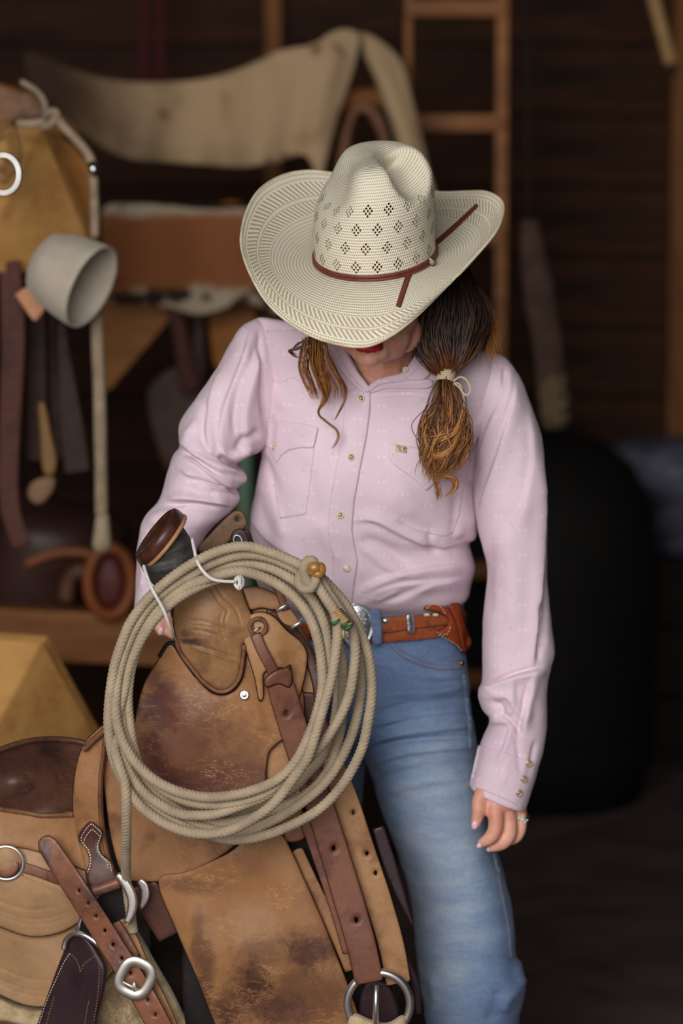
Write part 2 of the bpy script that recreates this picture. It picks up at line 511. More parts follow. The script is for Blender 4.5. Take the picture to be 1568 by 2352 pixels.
def mat_shirt():
    n = NB('lavender_cotton'); co = n.coord(); x, y, z = n.sep(co)
    soft = n.noise(co, 7, 4, 0.6)
    col = n.mix(n.step(soft, 0.3, 0.75), srgb(228, 206, 217), srgb(214, 191, 204))
    # small woven spots: pairs of pale dots and sparse grey ones
    def dots(ox, oz, sx, sz, r, pair):
        u = n.math('ADD', n.math('MULTIPLY', x, 1 / sx), ox); v = n.math('ADD', n.math('MULTIPLY', z, 1 / sz), oz)
        iu = n.math('FLOOR', u)
        v2 = n.math('ADD', v, n.math('MULTIPLY', n.math('MODULO', n.math('ABSOLUTE', iu), 2.0), 0.5))
        fu = n.math('MULTIPLY', n.math('SUBTRACT', n.math('FRACT', u), 0.5), sx)
        fv = n.math('MULTIPLY', n.math('SUBTRACT', n.math('FRACT', v2), 0.5), sz)
        if pair: fu = n.math('SUBTRACT', n.math('ABSOLUTE', fu), pair)
        d = n.math('SQRT', n.math('ADD', n.math('MULTIPLY', fu, fu), n.math('MULTIPLY', fv, fv)))
        return n.step(d, r * 1.25, r * 0.7)
    d1 = dots(0.3, 0.1, 0.034, 0.036, 0.0021, 0.0042); d2 = dots(0.55, 0.35, 0.043, 0.051, 0.0019, 0.0)
    col = n.mix(n.math('MULTIPLY', d1, 0.40), col, srgb(244, 232, 240))
    col = n.mix(n.math('MULTIPLY', d2, 0.35), col, srgb(176, 160, 186))
    wv = n.noise(n.mapping(co, scale=(1, 1, 0.25)), 1500, 2); wh = n.noise(n.mapping(co, scale=(0.25, 1, 1)), 1500, 2)
    h = n.math('ADD', wv, wh)
    col = n.mix(n.math('MULTIPLY', n.step(h, 0.8, 1.25), 0.12), col, srgb(180, 158, 178))
    return n.done(col, 0.85, n.bump(h, 0.12, 0.0008), spec=0.2, sheen=0.15)
def mat_denim(root):
    n = NB('faded_denim'); co = n.coord(); x, y, z = n.sep(co)
    wh = n.noise(n.mapping(co, scale=(0.3, 0.3, 1.3), rot=(0, 0.12, 0)), 34, 6, 0.7, 0.4)
    big = n.noise(co, 6, 4, 0.6)
    p = P(1010, 2000, 0.02) - np.asarray(root)
    dx = n.math('MULTIPLY', n.math('SUBTRACT', x, float(p[0])), 1 / 0.105); dz = n.math('MULTIPLY', n.math('SUBTRACT', z, float(p[2])), 1 / 0.30)
    w = n.math('SQRT', n.math('ADD', n.math('MULTIPLY', dx, dx), n.math('MULTIPLY', dz, dz)))
    fade = n.step(n.math('ADD', w, n.math('MULTIPLY', n.math('SUBTRACT', big, 0.5), 0.8)), 1.3, 0.35)
    m = n.math('ADD', n.math('MULTIPLY', fade, 0.62), n.math('MULTIPLY', n.step(wh, 0.25, 0.80), 0.34))
    col = n.mix(n.step(m, 0.0, 0.6), srgb(80, 104, 146), srgb(122, 146, 180))
    col = n.mix(n.step(m, 0.45, 1.0), col, srgb(172, 186, 204))
    tw = n.noise(n.mapping(co, scale=(1, 1, 0.3), rot=(0, 0.5, 0)), 1300, 2); fz = n.noise(co, 160, 4, 0.7)
    col = n.mix(n.math('MULTIPLY', n.step(tw, 0.4, 0.7), 0.28), col, srgb(190, 200, 214))
    col = n.mix(n.math('MULTIPLY', n.step(fz, 0.4, 0.8), 0.25), col, srgb(70, 94, 136))
    return n.done(col, 0.9, n.bump(n.math('ADD', tw, fz), 0.25, 0.001), spec=0.15, sheen=0.1)
def mat_skin():
    n = NB('skin'); co = n.coord(); a = n.noise(co, 30, 4, 0.6); b = n.noise(co, 600, 3, 0.6)
    col = n.mix(n.step(a, 0.35, 0.7), srgb(226, 172, 148), srgb(208, 142, 122))
    return n.done(col, 0.5, n.bump(b, 0.08, 0.0006), spec=0.4, sss=0.15)
def straw(name, crown):
    """woven straw: rows across the profile (v, metres) with twisted strands (u, turns)"""
    n = NB(name); uv = n.node('ShaderNodeUVMap').outputs[0]; u, v, _ = n.sep(uv); co = n.coord()
    TW = 2 * PI
    row = 0.0046 if not crown else 0.0040
    rows = n.math('SINE', n.math('MULTIPLY', v, TW / row))
    strands = n.math('SINE', n.math('ADD', n.math('MULTIPLY', u, TW * (170 if crown else 260)), n.math('MULTIPLY', v, TW / (row * 2.1))))
    fine = n.math('ADD', n.math('MULTIPLY', rows, 0.6), n.math('MULTIPLY', strands, 0.4))
    h = fine
    cream, tan = srgb(226, 219, 200), srgb(176, 162, 128)
    col = n.mix(n.step(fine, -0.15, -0.75), cream, tan)
    if not crown:
        # two bands of bold slanting strokes near the edge
        def band(a, b): return n.math('MULTIPLY', n.step(v, a - 0.001, a + 0.001), n.step(v, b + 0.001, b - 0.001))
        z = None
        for k, (a, b) in enumerate(((0.066, 0.0735), (0.0735, 0.081), (0.087, 0.0945), (0.0945, 0.1015))):
            sg = 1
            sl = n.math('SINE', n.math('ADD', n.math('MULTIPLY', u, TW * 128), n.math('MULTIPLY', v, sg * TW / 0.0070)))
            bb = band(a, b)
            h = n.math('ADD', n.math('MULTIPLY', h, n.math('SUBTRACT', 1.0, bb)), n.math('MULTIPLY', sl, bb))
            c2 = n.mix(n.step(sl, 0.1, -0.45), srgb(230, 224, 208), srgb(180, 165, 130))
            col = n.mix(bb, col, c2)
    dirt = n.noise(co, 18, 5, 0.65)
    col = n.mix(n.math('MULTIPLY', n.step(dirt, 0.5, 0.8), 0.3), col, srgb(188, 170, 138))
    n.done(col, 0.48, n.bump(h, 0.55, 0.0009), spec=0.4)
    if crown:
        # openwork: diamonds of nine holes in four staggered rows
        sv = 0.0262; nu = 18.0; circ = 0.575
        vr = n.math('DIVIDE', n.math('SUBTRACT', v, 0.0085), sv)
        ir = n.math('FLOOR', vr)
        uu = n.math('ADD', n.math('MULTIPLY', u, nu), n.math('MULTIPLY', n.math('MODULO', n.math('ABSOLUTE', ir), 2.0), 0.5))
        lx = n.math('MULTIPLY', n.math('SUBTRACT', n.math('FRACT', uu), 0.5), circ / nu)
        ly = n.math('MULTIPLY', n.math('SUBTRACT', n.math('FRACT', vr), 0.5), sv)
        p = n.math('MULTIPLY', n.math('ADD', n.math('MULTIPLY', lx, 1.15), ly), 0.7071); q = n.math('MULTIPLY', n.math('SUBTRACT', n.math('MULTIPLY', lx, 1.15), ly), 0.7071)
        S = 0.0050
        def cell(t): return n.math('MULTIPLY', n.math('SUBTRACT', n.math('FRACT', n.math('ADD', n.math('DIVIDE', t, S), 0.5)), 0.5), S)
        a, b = cell(p), cell(q)
        d = n.math('SQRT', n.math('ADD', n.math('MULTIPLY', a, a), n.math('MULTIPLY', b, b)))
        hole = n.math('LESS_THAN', d, 0.00175)
        lim = n.math('LESS_THAN', n.math('MAXIMUM', n.math('ABSOLUTE', p), n.math('ABSOLUTE', q)), S * 1.5)
        zone = n.math('MULTIPLY', n.math('GREATER_THAN', v, 0.0085), n.math('LESS_THAN', v, 0.0085 + sv * 4))
        hole = n.math('MULTIPLY', n.math('MULTIPLY', hole, lim), zone)
        tr = n.node('ShaderNodeBsdfTransparent'); mx = n.node('ShaderNodeMixShader')
        n.link(hole, mx.inputs[0]); n.link(n.bsdf.outputs[0], mx.inputs[1]); n.link(tr.outputs[0], mx.inputs[2]); n.link(mx.outputs[0], n.out.inputs[0])
    return n.m
def mat_hair():
    n = NB('brown_hair'); at = n.node('ShaderNodeAttribute', attribute_name='tone'); t = at.outputs['Fac']
    co = n.coord(); a = n.noise(co, 90, 3, 0.6)
    t2 = n.math('ADD', t, n.math('MULTIPLY', n.math('SUBTRACT', a, 0.5), 0.3))
    col = n.mix(n.step(t2, 0.0, 0.5), srgb(32, 20, 14), srgb(112, 64, 30)); col = n.mix(n.step(t2, 0.45, 1.0), col, srgb(186, 128, 64))
    return n.done(col, 0.42, None, spec=0.5)
def cowhide(name, base, patch, dark, scale=3.0, amt=0.5, off=(0, 0, 0), shade_x=None, rim=None):
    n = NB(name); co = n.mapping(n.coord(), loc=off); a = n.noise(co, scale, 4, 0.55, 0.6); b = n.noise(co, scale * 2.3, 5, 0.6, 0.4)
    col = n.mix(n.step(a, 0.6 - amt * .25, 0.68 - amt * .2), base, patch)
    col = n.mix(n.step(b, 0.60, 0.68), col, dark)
    if shade_x:
        xx = n.sep(n.coord())[0]; col = n.mix(n.step(n.math('ADD', xx, n.math('MULTIPLY', n.math('SUBTRACT', a, 0.5), 0.25)), shade_x[0], shade_x[1]), shade_x[2], col)  # shadow on one side, mixed into the hide colour along x
    if rim:
        z = n.math('ADD', n.sep(n.coord())[2], n.math('MULTIPLY', n.math('SUBTRACT', a, 0.5), 0.10))
        m = n.math('MAXIMUM', n.step(z, rim[0] + .015, rim[0] - .015), n.step(z, rim[1] - .012, rim[1] + .012))
        pal = n.mix(n.step(n.noise(co, 11, 3, .5, .3), .52, .60), rim[2], dark)
        col = n.mix(m, col, pal)
    f = n.noise(n.mapping(co, scale=(3, 3, 0.6)), 120, 3)
    return n.done(col, 0.85, n.bump(f, 0.3, 0.003), spec=0.2, sheen=0.1)
def mat_rope(name, c1, c2):
    n = NB(name); co = n.coord(); a = n.noise(co, 25, 5, 0.65); f = n.noise(co, 900, 3, 0.7)
    col = n.mix(n.step(a, 0.3, 0.75), c1, c2); col = n.mix(n.math('MULTIPLY', n.step(f, 0.4, 0.7), 0.35), col, tuple(x * 0.45 for x in c2[:3]) + (1,))
    return n.done(col, 0.85, n.bump(f, 0.5, 0.001), spec=0.2, sheen=0.15)
# ------------------------------------------------------------------ the setting
def plate_geo(pts, t):
    """flat board from corner points, thickness t away from the camera side"""
    p = np.asarray(pts, float); n = np.cross(p[1] - p[0], p[2] - p[0]); n /= np.linalg.norm(n)
    if n @ (CAM - p.mean(0)) < 0: n = -n; p = p[::-1]
    k = len(p); q = p - n * t
    f = [list(range(k)), list(range(2 * k - 1, k - 1, -1))] + [[(i + 1) % k, i, i + k, (i + 1) % k + k] for i in range(k)]
    return np.vstack([p, q]), f
def struct(o): o['kind'] = 'structure'; return o

M_dirt = plain('barn_floor', srgb(112, 94, 90), 0.9, 0.25, 5.0, 0.5, dark=srgb(78, 64, 62))
M_plank = wood('old_barn_board', srgb(72, 39, 17), srgb(32, 17, 9), scale=2.2, rough=0.8, stretch=9)
M_dark = wood('dark_barn_board', srgb(44, 32, 24), srgb(22, 16, 13), scale=2.0, rough=0.85, stretch=9)
M_post = wood('barn_post', srgb(150, 98, 54), srgb(104, 62, 32), rot=(0, PI / 2, 0), scale=2.4, rough=0.7, stretch=9)
M_ply = wood('plywood', srgb(200, 152, 90), srgb(164, 110, 58), scale=1.6, rough=0.55, stretch=5, bump=0.05)
M_ply2 = wood('orange_plywood', srgb(200, 132, 44), srgb(160, 96, 30), scale=1.6, rough=0.55, stretch=5, bump=0.05)
M_ladder = wood('ladder_wood', srgb(164, 108, 62), srgb(124, 76, 40), scale=3.0, rough=0.6, stretch=7)

XL, XR, YF, YB, ZT = -2.4, 2.4, -4.1, 3.8, 3.5
floor = struct(build('floor', *box_geo(((XL + XR) / 2, (YF + YB) / 2, -0.05), (XR - XL + .2, YB - YF + .2, 0.1)), M_dirt, None, smooth=False))
ceiling = struct(build('ceiling', *box_geo(((XL + XR) / 2, (YF + YB) / 2 + 0.9, ZT + 0.04), (XR - XL + .2, YB - YF + .2 - 1.8, 0.08)), M_dark, None, smooth=False))
def plank_wall(name, axis, c, lo, hi, m, h=0.21):
    base = struct(build(name, *box_geo((c + .03, (lo + hi) / 2, ZT / 2) if axis == 'x' else ((lo + hi) / 2, c + .03, ZT / 2),
                                       (0.03, hi - lo, ZT) if axis == 'x' else (hi - lo, 0.03, ZT)), M_dark, None, smooth=False))
    z = 0.0; i = 0; me = None
    while z < ZT - 0.05:
        hh = h - 0.012
        if me is None:
            g = box_geo((0, 0, 0), (0.024, hi - lo, hh) if axis == 'x' else (hi - lo, 0.024, hh), bev=0.003)
            o = build('plank', *g, m, None, smooth=False, origin=(0, 0, 0)); me = o.data
        else:
            o = bpy.data.objects.new('plank', me); COL.objects.link(o)
        o.parent = base
        j = random.uniform(-.003, .003)
        o.location = ((c + j - (.0 if c > 0 else -.06), (lo + hi) / 2, z + h / 2) if axis == 'x' else ((lo + hi) / 2, c + j, z + h / 2))
        z += h; i += 1
    return base
plank_wall('wall_back', 'y', YB, XL, XR, M_plank)
plank_wall('wall_left', 'x', XL - .06, YF, YB, M_dark, 0.25)
plank_wall('wall_right', 'x', XR, YF, YB, M_dark, 0.25)
# upright at the right edge of the view and the stud further left, both nailed to the back wall
for i, (x0, x1) in enumerate(((1532, 1600), (612, 648)), 1):
    a = P(x0, 1000, YB - 0.10)[0]; b = P(x1, 1000, YB - 0.10)[0]
    struct(build('trim_%d' % i, *box_geo(((a + b) / 2, YB - 0.062, ZT / 2), (b - a, 0.09, ZT), bev=0.006), M_post, None, smooth=False))

# ------------------------------------------------------------------ ladder leaning against the back wall
Yl = 2.6
lad = thing('ladder', 'wooden ladder standing upright behind the pale hide and hat', 'ladder', P(1040, 2200, Yl) * [1, 1, 0])
zt = P(1040, -150, Yl)[2]
for xs in ((926, 944), (1134, 1162)):
    a = P(xs[0], 600, Yl)[0]; b = P(xs[1], 600, Yl)[0]
    build('rail', *box_geo(((a + b) / 2, Yl, zt / 2), (b - a, 0.07, zt), bev=0.006), M_ladder, lad, smooth=False)
a = P(940, 600, Yl)[0]; b = P(1140, 600, Yl)[0]
zr = [P(1000, y, Yl)[2] for y in (22, 284, 546)]; dz = zr[0] - zr[1]
z = zr[0] + 0; zs = []
while z > 0.15: zs.append(z); z -= dz
for z in zs:
    build('rung', *box_geo(((a + b) / 2, Yl - .02, z), (b - a + .03, 0.05, 0.042), bev=0.008), M_ladder, lad, smooth=False)

# ------------------------------------------------------------------ plywood saddle racks
def rack(name, label, A, B, C, back, extra=None):
    A, B, C = (P(*q) for q in (A, B, C)); d = np.asarray(back, float)
    lo = (A + B + C) / 3
    t = thing(name, label, 'saddle rack', (lo[0], lo[1], min(B[2], C[2])), 'plywood saddle racks')
    build('end_board', *plate_geo([A, B, C], 0.018), M_ply2 if False else M_ply, t, smooth=False)
    build('slope_board', *plate_geo([A + [-.003, 0, .002], A + d, B + d, B + [-.003, 0, 0]], 0.018), M_ply, t, smooth=False)
    build('slope_board', *plate_geo([A + [0.0, .02, -.002], A + d + [0, .02, 0], C + d, C], 0.018), M_ply, t, smooth=False)
    build('bottom_board', *plate_geo([B, B + d, C + d, C], 0.018), M_ply, t, smooth=False)
    if extra: extra(t)
    return t
def extra_up(t):
    build('backing_board', *plate_geo([P(112, 300, 1.22), P(170, 335, 1.22), P(218, 400, 1.22), P(222, 600, 1.22), P(112, 600, 1.22)], 0.02), M_ply2, t, smooth=False)
    # bracket that fixes the rack to the left-hand side wall
    a = P(60, 560, 1.15); mb = MB(); mb.add(*box_geo(((a[0] + XL) / 2 - 0.01, a[1] + .25, a[2]), (a[0] - XL - .02, 0.09, 0.12), bev=.005)); mb.build('bracket_beam', M_post, t, smooth=False)
rack('saddle_rack', 'plywood saddle rack at upper left with a rope over its ridge', (98, 296, .95), (-45, 602, .86), (222, 602, 1.05), (-0.62, 0.22, 0.012), extra_up)
def extra_low(t):
    for (q, dd) in ((P(20, 1700, .66), 0.0), (P(190, 1715, .78), 0.0)):
        build('leg', *box_geo((q[0], q[1], q[2] / 2 - .02), (0.06, 0.06, q[2] - .02), bev=.004), M_post, t, smooth=False)
        build('leg', *box_geo((q[0] - .55, q[1] + .15, q[2] / 2 - .02), (0.06, 0.06, q[2] - .02), bev=.004), M_post, t, smooth=False)
rack('saddle_rack', 'plywood saddle rack standing low behind the dark saddle seat', (97, 1478, .62), (-55, 1760, .5), (240, 1730, .74), (-0.62, 0.2, 0.004), extra_low)
# ------------------------------------------------------------------ person
M_shirt = mat_shirt()
M_skin = mat_skin()
M_lip = plain('red_lipstick', srgb(176, 40, 44), 0.35, 0.1, 60, 0.05)
M_nail = plain('pink_nail_polish', srgb(236, 186, 206), 0.2, 0.03, 30, 0.0, spec=0.6)
M_snap = metal('brass_snap_rim', srgb(200, 186, 150), 0.25)
M_snapc = plain('tan_pearl_snap', srgb(150, 126, 84), 0.15, 0.15, 60, 0.0, spec=0.8)
M_snapp = plain('silver_pearl_snap', srgb(206, 200, 188), 0.12, 0.1, 60, 0.0, spec=0.9)
M_silver = metal('silver', srgb(222, 224, 226), 0.18)
M_engr = metal('engraved_silver', srgb(214, 216, 220), 0.28, 0.9, 150)
M_brownthread = plain('tan_thread', srgb(170, 120, 70), 0.8, 0.1, 40, 0)
M_whitethread = plain('white_thread', srgb(232, 214, 190), 0.8, 0.08, 40, 0)

ploc = P(960, 2352, 0.15) * [1, 1, 0]
person = thing('person', 'person in pale pink snap shirt and blue jeans resting an arm on the saddle', 'person', ploc)
M_denim = mat_denim(ploc)
M_rivet = metal('copper_rivet', srgb(150, 92, 62), 0.35)

# --- shirt body
torso_rows = [
    (690, 748, 1040, 798, .075, .030), (604, 731, 1118, 803, .08, .050), (588, 745, 1140, 822, .085, .070), (582, 790, 1150, 862, .09, .092), (592, 860, 1142, 930, .10, .112),
    (600, 940, 1115, 1010, .105, .130), (602, 1010, 1096, 1085, .11, .142), (596, 1070, 1089, 1140, .115, .145), (584, 1125, 1093, 1185, .12, .140),
    (574, 1180, 1094, 1230, .125, .135), (573, 1232, 1079, 1252, .13, .130), (577, 1285, 1088, 1300, .135, .130), (590, 1335, 1079, 1342, .14, .124),
    (612, 1372, 1074, 1368, .145, .116), (640, 1402, 1058, 1388, .15, .100), (650, 1425, 1050, 1405, .15, .088)]
torso_fold = [
    ([(818, 1196), (860, 1192), (930, 1228), (1000, 1252), (1070, 1250)], 11, .0085, 'l'),
    ([(830, 1232), (890, 1262), (940, 1300)], 13, -.006), ([(826, 1250), (880, 1300), (935, 1322)], 12, .005, 'l'),
    ([(815, 1378), (850, 1345), (920, 1318), (1010, 1302), (1080, 1298)], 9, .0085, 'r'), ([(826, 1392), (870, 1358), (930, 1340), (1000, 1335)], 8, .006, 'r'),
    ([(880, 1392), (930, 1372), (985, 1340), (1060, 1330)], 9, .006, 'r'), ([(860, 1380), (890, 1362), (915, 1350)], 6, .004, 'r'),
    ([(1088, 1240), (1030, 1248), (990, 1240)], 14, -.007), ([(985, 1220), (990, 1255), (1010, 1270)], 10, -.006),
    ([(846, 900), (900, 892), (960, 890), (1000, 880)], 8, .006, 'r'), ([(850, 922), (910, 915), (980, 914)], 8, .004, 'r'), ([(855, 905), (900, 903), (960, 902)], 5, -.003),
    ([(1088, 1135), (1084, 1080), (1104, 1010), (1140, 930), (1165, 860)], 10, -.007), ([(1060, 1000), (1105, 960), (1140, 900)], 12, .005, 'r'),
    ([(1040, 1240), (1046, 1180), (1050, 1130)], 9, -.004), ([(1060, 1100), (1075, 1160), (1080, 1220)], 14, .005),
    ([(600, 1040), (630, 1110), (650, 1190)], 9, -.005), ([(640, 1120), (648, 1190), (655, 1240)], 8, .004, 'r'), ([(576, 1190), (610, 1232), (660, 1268), (700, 1285)], 10, .004, 'l'),
    ([(590, 1120), (600, 1180), (630, 1240)], 14, -.004), ([(660, 1280), (720, 1330), (770, 1380)], 18, .006), ([(600, 1270), (650, 1320), (690, 1360)], 18, -.005),
    ([(700, 880), (760, 930), (800, 960)], 16, .002), ([(625, 960), (622, 1000), (616, 1040)], 6, -.005), ([(610, 850), (640, 910), (660, 950)], 16, .0025),
    ([(736, 1190), (750, 1240), (790, 1300)], 12, .003), ([(700, 1060), (720, 1150), (735, 1210)], 20, -.003), ([(880, 1000), (900, 1080), (940, 1160)], 26, .003),
    ([(600, 760), (616, 830), (640, 890)], 9, -.004, 'r'), ([(595, 800), (604, 860), (602, 930)], 6, -.004),
    ([(910, 1190), (960, 1210), (1010, 1225)], 12, -.004), ([(840, 1130), (900, 1160), (960, 1180)], 22, .003),
]
tv, tf, ti = pairloft(torso_rows, nu=200, nv=300, power=0.88, fold=torso_fold, rough=0.0030, rscale=9.0)
neckhole = np.array([(764, 765), (784, 811), (807, 851), (829, 879), (847, 897), (866, 880), (892, 873), (926, 865), (952, 843), (970, 809), (988, 765), (880, 735)], float)
txy = proj(tv); fm = np.tile(ti['s'] > -0.25, ti['n'])
cut = inside(txy, neckhole) & fm
# the neck comes out of the top
top = (txy[:, 1] < 815) & (txy[:, 0] > 800) & (txy[:, 0] < 985)
cut |= top
tf2 = [q for q in tf if not (cut[q[0]] or cut[q[1]] or cut[q[2]] or cut[q[3]])]
shirt = build('shirt', tv, tf2, M_shirt, person); shirt['label'] = 'pale pink long-sleeved snap shirt'
TD = Depth(tv, ti)
# --- sleeves
armL = [(640, 760, 636, 985, .085, .05), (604, 732, 618, 1005, .085, .062), (574, 740, 614, 1020, .08, .072), (545, 763, 608, 1030, .078, .078), (503, 832, 594, 1042, .075, .080), (458, 900, 574, 1056, .07, .080),
        (414, 966, 546, 1070, .065, .078), (411, 1002, 562, 1086, .06, .076), (412, 1026, 567, 1104, .055, .075), (396, 1048, 543, 1120, .05, .074), (386, 1083, 549, 1140, .045, .072), (374, 1120, 545, 1154, .042, .070), (362, 1150, 532, 1172, .04, .068),
        (330, 1192, 512, 1190, .03, .064), (317, 1238, 470, 1230, .022, .058), (313, 1310, 430, 1310, .012, .050), (309, 1392, 398, 1400, .0, .040)]
foldL = [
    ([(580, 752), (560, 830), (520, 930), (505, 1000), (520, 1060)], 10, .006, 'l'), ([(600, 790), (582, 860), (566, 920), (560, 980), (575, 1030)], 8, .005, 'l'),
    ([(592, 770), (574, 830), (548, 890), (535, 950), (540, 1010)], 8, -.004), ([(505, 850), (484, 920), (476, 990), (486, 1050)], 9, .005, 'l'), ([(470, 920), (462, 980), (470, 1030)], 9, -.004),
    ([(500, 1040), (520, 1062), (548, 1072), (590, 1045)], 10, -.009), ([(498, 1028), (530, 1046), (580, 1030)], 9, .006, 'r'),
    ([(420, 1010), (450, 1040), (490, 1075), (560, 1090)], 9, .007, 'l'), ([(425, 1050), (460, 1072), (500, 1100), (545, 1120)], 8, .006, 'l'), ([(420, 1035), (455, 1058), (500, 1090)], 6, -.005),
    ([(415, 1080), (450, 1098), (490, 1120), (530, 1130)], 8, .005, 'l'), ([(440, 1095), (480, 1112), (520, 1122)], 5, -.005), ([(380, 1150), (430, 1146), (490, 1152), (525, 1160)], 7, .006, 'l'),
    ([(385, 1160), (440, 1158), (500, 1166)], 5, -.004), ([(440, 1112), (450, 1135), (500, 1140)], 12, -.004), ([(520, 1120), (545, 1130), (556, 1136)], 6, -.006),
    ([(335, 1200), (380, 1180), (430, 1200)], 12, .004), ([(320, 1250), (330, 1300), (325, 1360)], 9, .004), ([(340, 1210), (345, 1290), (340, 1380)], 9, -.003),
    ([(600, 990), (560, 1010), (545, 1040)], 10, -.005), ([(455, 960), (430, 1000), (425, 1030)], 12, .003), ([(595, 760), (598, 840), (606, 930), (612, 990)], 7, -.005)]
foldL = [(q[0], q[1], q[2] * 1.35) + tuple(q[3:]) for q in foldL]
lv, lf, li = pairloft(armL, nu=120, nv=240, fold=foldL, rough=0.0026, rscale=13)
sl1 = build('sleeve', lv, lf, M_shirt, shirt)
LD = Depth(lv, li)
armR = [(1085, 1090, 1108, 806, .09, .055), (1085, 1118, 1140, 812, .09, .066), (1084, 1140, 1172, 834, .088, .072), (1088, 1172, 1207, 898, .085, .076), (1095, 1210, 1237, 998, .08, .076), (1105, 1258, 1250, 1110, .072, .074),
        (1115, 1300, 1253, 1205, .065, .070), (1117, 1336, 1254, 1285, .06, .068), (1112, 1392, 1262, 1382, .052, .064), (1110, 1450, 1269, 1450, .045, .062), (1110, 1512, 1274, 1498, .038, .060),
        (1109, 1566, 1260, 1545, .03, .058), (1099, 1592, 1254, 1592, .026, .056), (1107, 1628, 1256, 1640, .02, .054), (1123, 1656, 1255, 1676, .014, .052), (1106, 1700, 1248, 1720, .006, .048), (1092, 1752, 1234, 1768, -.004, .045), (1078, 1805, 1206, 1860, -.014, .042)]
foldR = [
    ([(1170, 850), (1150, 920), (1118, 1000), (1100, 1080)], 9, .006, 'l'), ([(1186, 870), (1172, 950), (1146, 1040), (1118, 1130), (1100, 1190)], 9, .005, 'l'), ([(1160, 840), (1158, 900), (1138, 960)], 7, -.005),
    ([(1215, 950), (1222, 1060), (1200, 1170), (1160, 1260)], 12, .004, 'l'), ([(1240, 1040), (1243, 1150), (1240, 1300), (1232, 1420), (1222, 1540)], 7, .007, 'r'), ([(1234, 1380), (1240, 1450), (1236, 1520)], 6, -.005), ([(1250, 1320), (1252, 1400), (1245, 1500)], 8, -.004),
    ([(1100, 1600), (1140, 1572), (1190, 1550), (1252, 1538)], 8, .010, 'r'), ([(1110, 1580), (1160, 1556), (1230, 1535)], 6, -.008), ([(1125, 1620), (1160, 1600), (1190, 1640), (1205, 1665)], 9, .006, 'l'), ([(1130, 1606), (1150, 1625), (1148, 1650)], 9, -.007),
    ([(1180, 1560), (1178, 1620), (1170, 1650)], 6, .004, 'r'), ([(1222, 1550), (1208, 1610), (1196, 1690)], 7, .007, 'l'), ([(1214, 1570), (1198, 1640), (1190, 1690)], 5, -.006), ([(1160, 1640), (1185, 1670), (1200, 1690)], 6, -.006),
    ([(1176, 1660), (1160, 1710), (1140, 1760)], 5, .004, 'l'), ([(1186, 1690), (1192, 1740), (1196, 1780)], 6, -.004), ([(1120, 1660), (1150, 1655), (1180, 1660)], 9, .004),
    ([(1130, 1250), (1120, 1320), (1125, 1420)], 12, -.003), ([(1150, 1200), (1170, 1300), (1180, 1450)], 22, .003), ([(1230, 1700), (1222, 1740), (1210, 1790)], 6, -.003)]
foldR = [(q[0], q[1], q[2] * 1.2) + tuple(q[3:]) for q in foldR]
rv, rf, ri = pairloft(armR, nu=120, nv=260, power=0.92, fold=foldR, rough=0.0022, rscale=12)
sl2 = build('sleeve', rv, rf, M_shirt, shirt)
RD = Depth(rv, ri)
for s_ in (shirt, sl1, sl2):
    md = s_.modifiers.new('cloth', 'SOLIDIFY'); md.thickness = 0.0012; md.offset = -1
# cuff band, laid on the end of the sleeve
panel('cuff', [(1098, 1712), (1140, 1722), (1190, 1738), (1235, 1762), (1222, 1812), (1205, 1863), (1180, 1846), (1142, 1828), (1105, 1813), (1077, 1806), (1088, 1755)], lambda x, y: RD(x, y, -.0022), M_shirt, shirt, thick=.002, step=7, er=3, smooth=False,
      fold=[([(1170, 1735), (1160, 1780), (1150, 1810)], 5, .002)])
def snap(x, y, D, pearl=False, r=8.0, parent=None):
    Y = float(np.ravel(D([x], [y]))[0]); c = P(x, y, Y)
    px = (Y + 3.4) / FPX
    nrm = np.array([0, -1, .15]); R = r * px
    mb = MB(); mb.add(*lathe_geo([(R, 0), (R, .0016), (R * .86, .0026), (R * .78, .0024)], c, nrm, sides=20)); k = len(mb.f)
    mb.add(*lathe_geo([(R * .8, .0016), (R * .74, .0028), (R * .5, .0034), (R * .2, .0037)], c, nrm, sides=20))
    mb.build('snap_button', None, parent or shirt, mats=[M_snap, M_snapp if pearl else M_snapc], fmat=[0] * k + [1] * (len(mb.f) - k))
# button band down the front
band = np.array([(846, 884), (850, 905), (849, 945), (841, 1005), (826, 1080), (813, 1150), (808, 1215), (813, 1250), (821, 1290), (813, 1340), (807, 1398)], float)
left = np.array([(757, 1398), (760, 1340), (765, 1290), (758, 1250), (752, 1215), (757, 1150), (770, 1080), (784, 1005), (790, 945), (792, 912), (790, 900)], float)
panel('placket', np.vstack([band, left]), lambda x, y: TD(x, y, -.0045), M_shirt, shirt, thick=.0035, step=8, er=3.5, smooth=False)
for (x, y, pe) in ((829, 915, 0), (806, 1050, 0), (781, 1183, 0), (796, 1305, 1)): snap(x, y, lambda a, b: TD(a, b, -.005), pe)
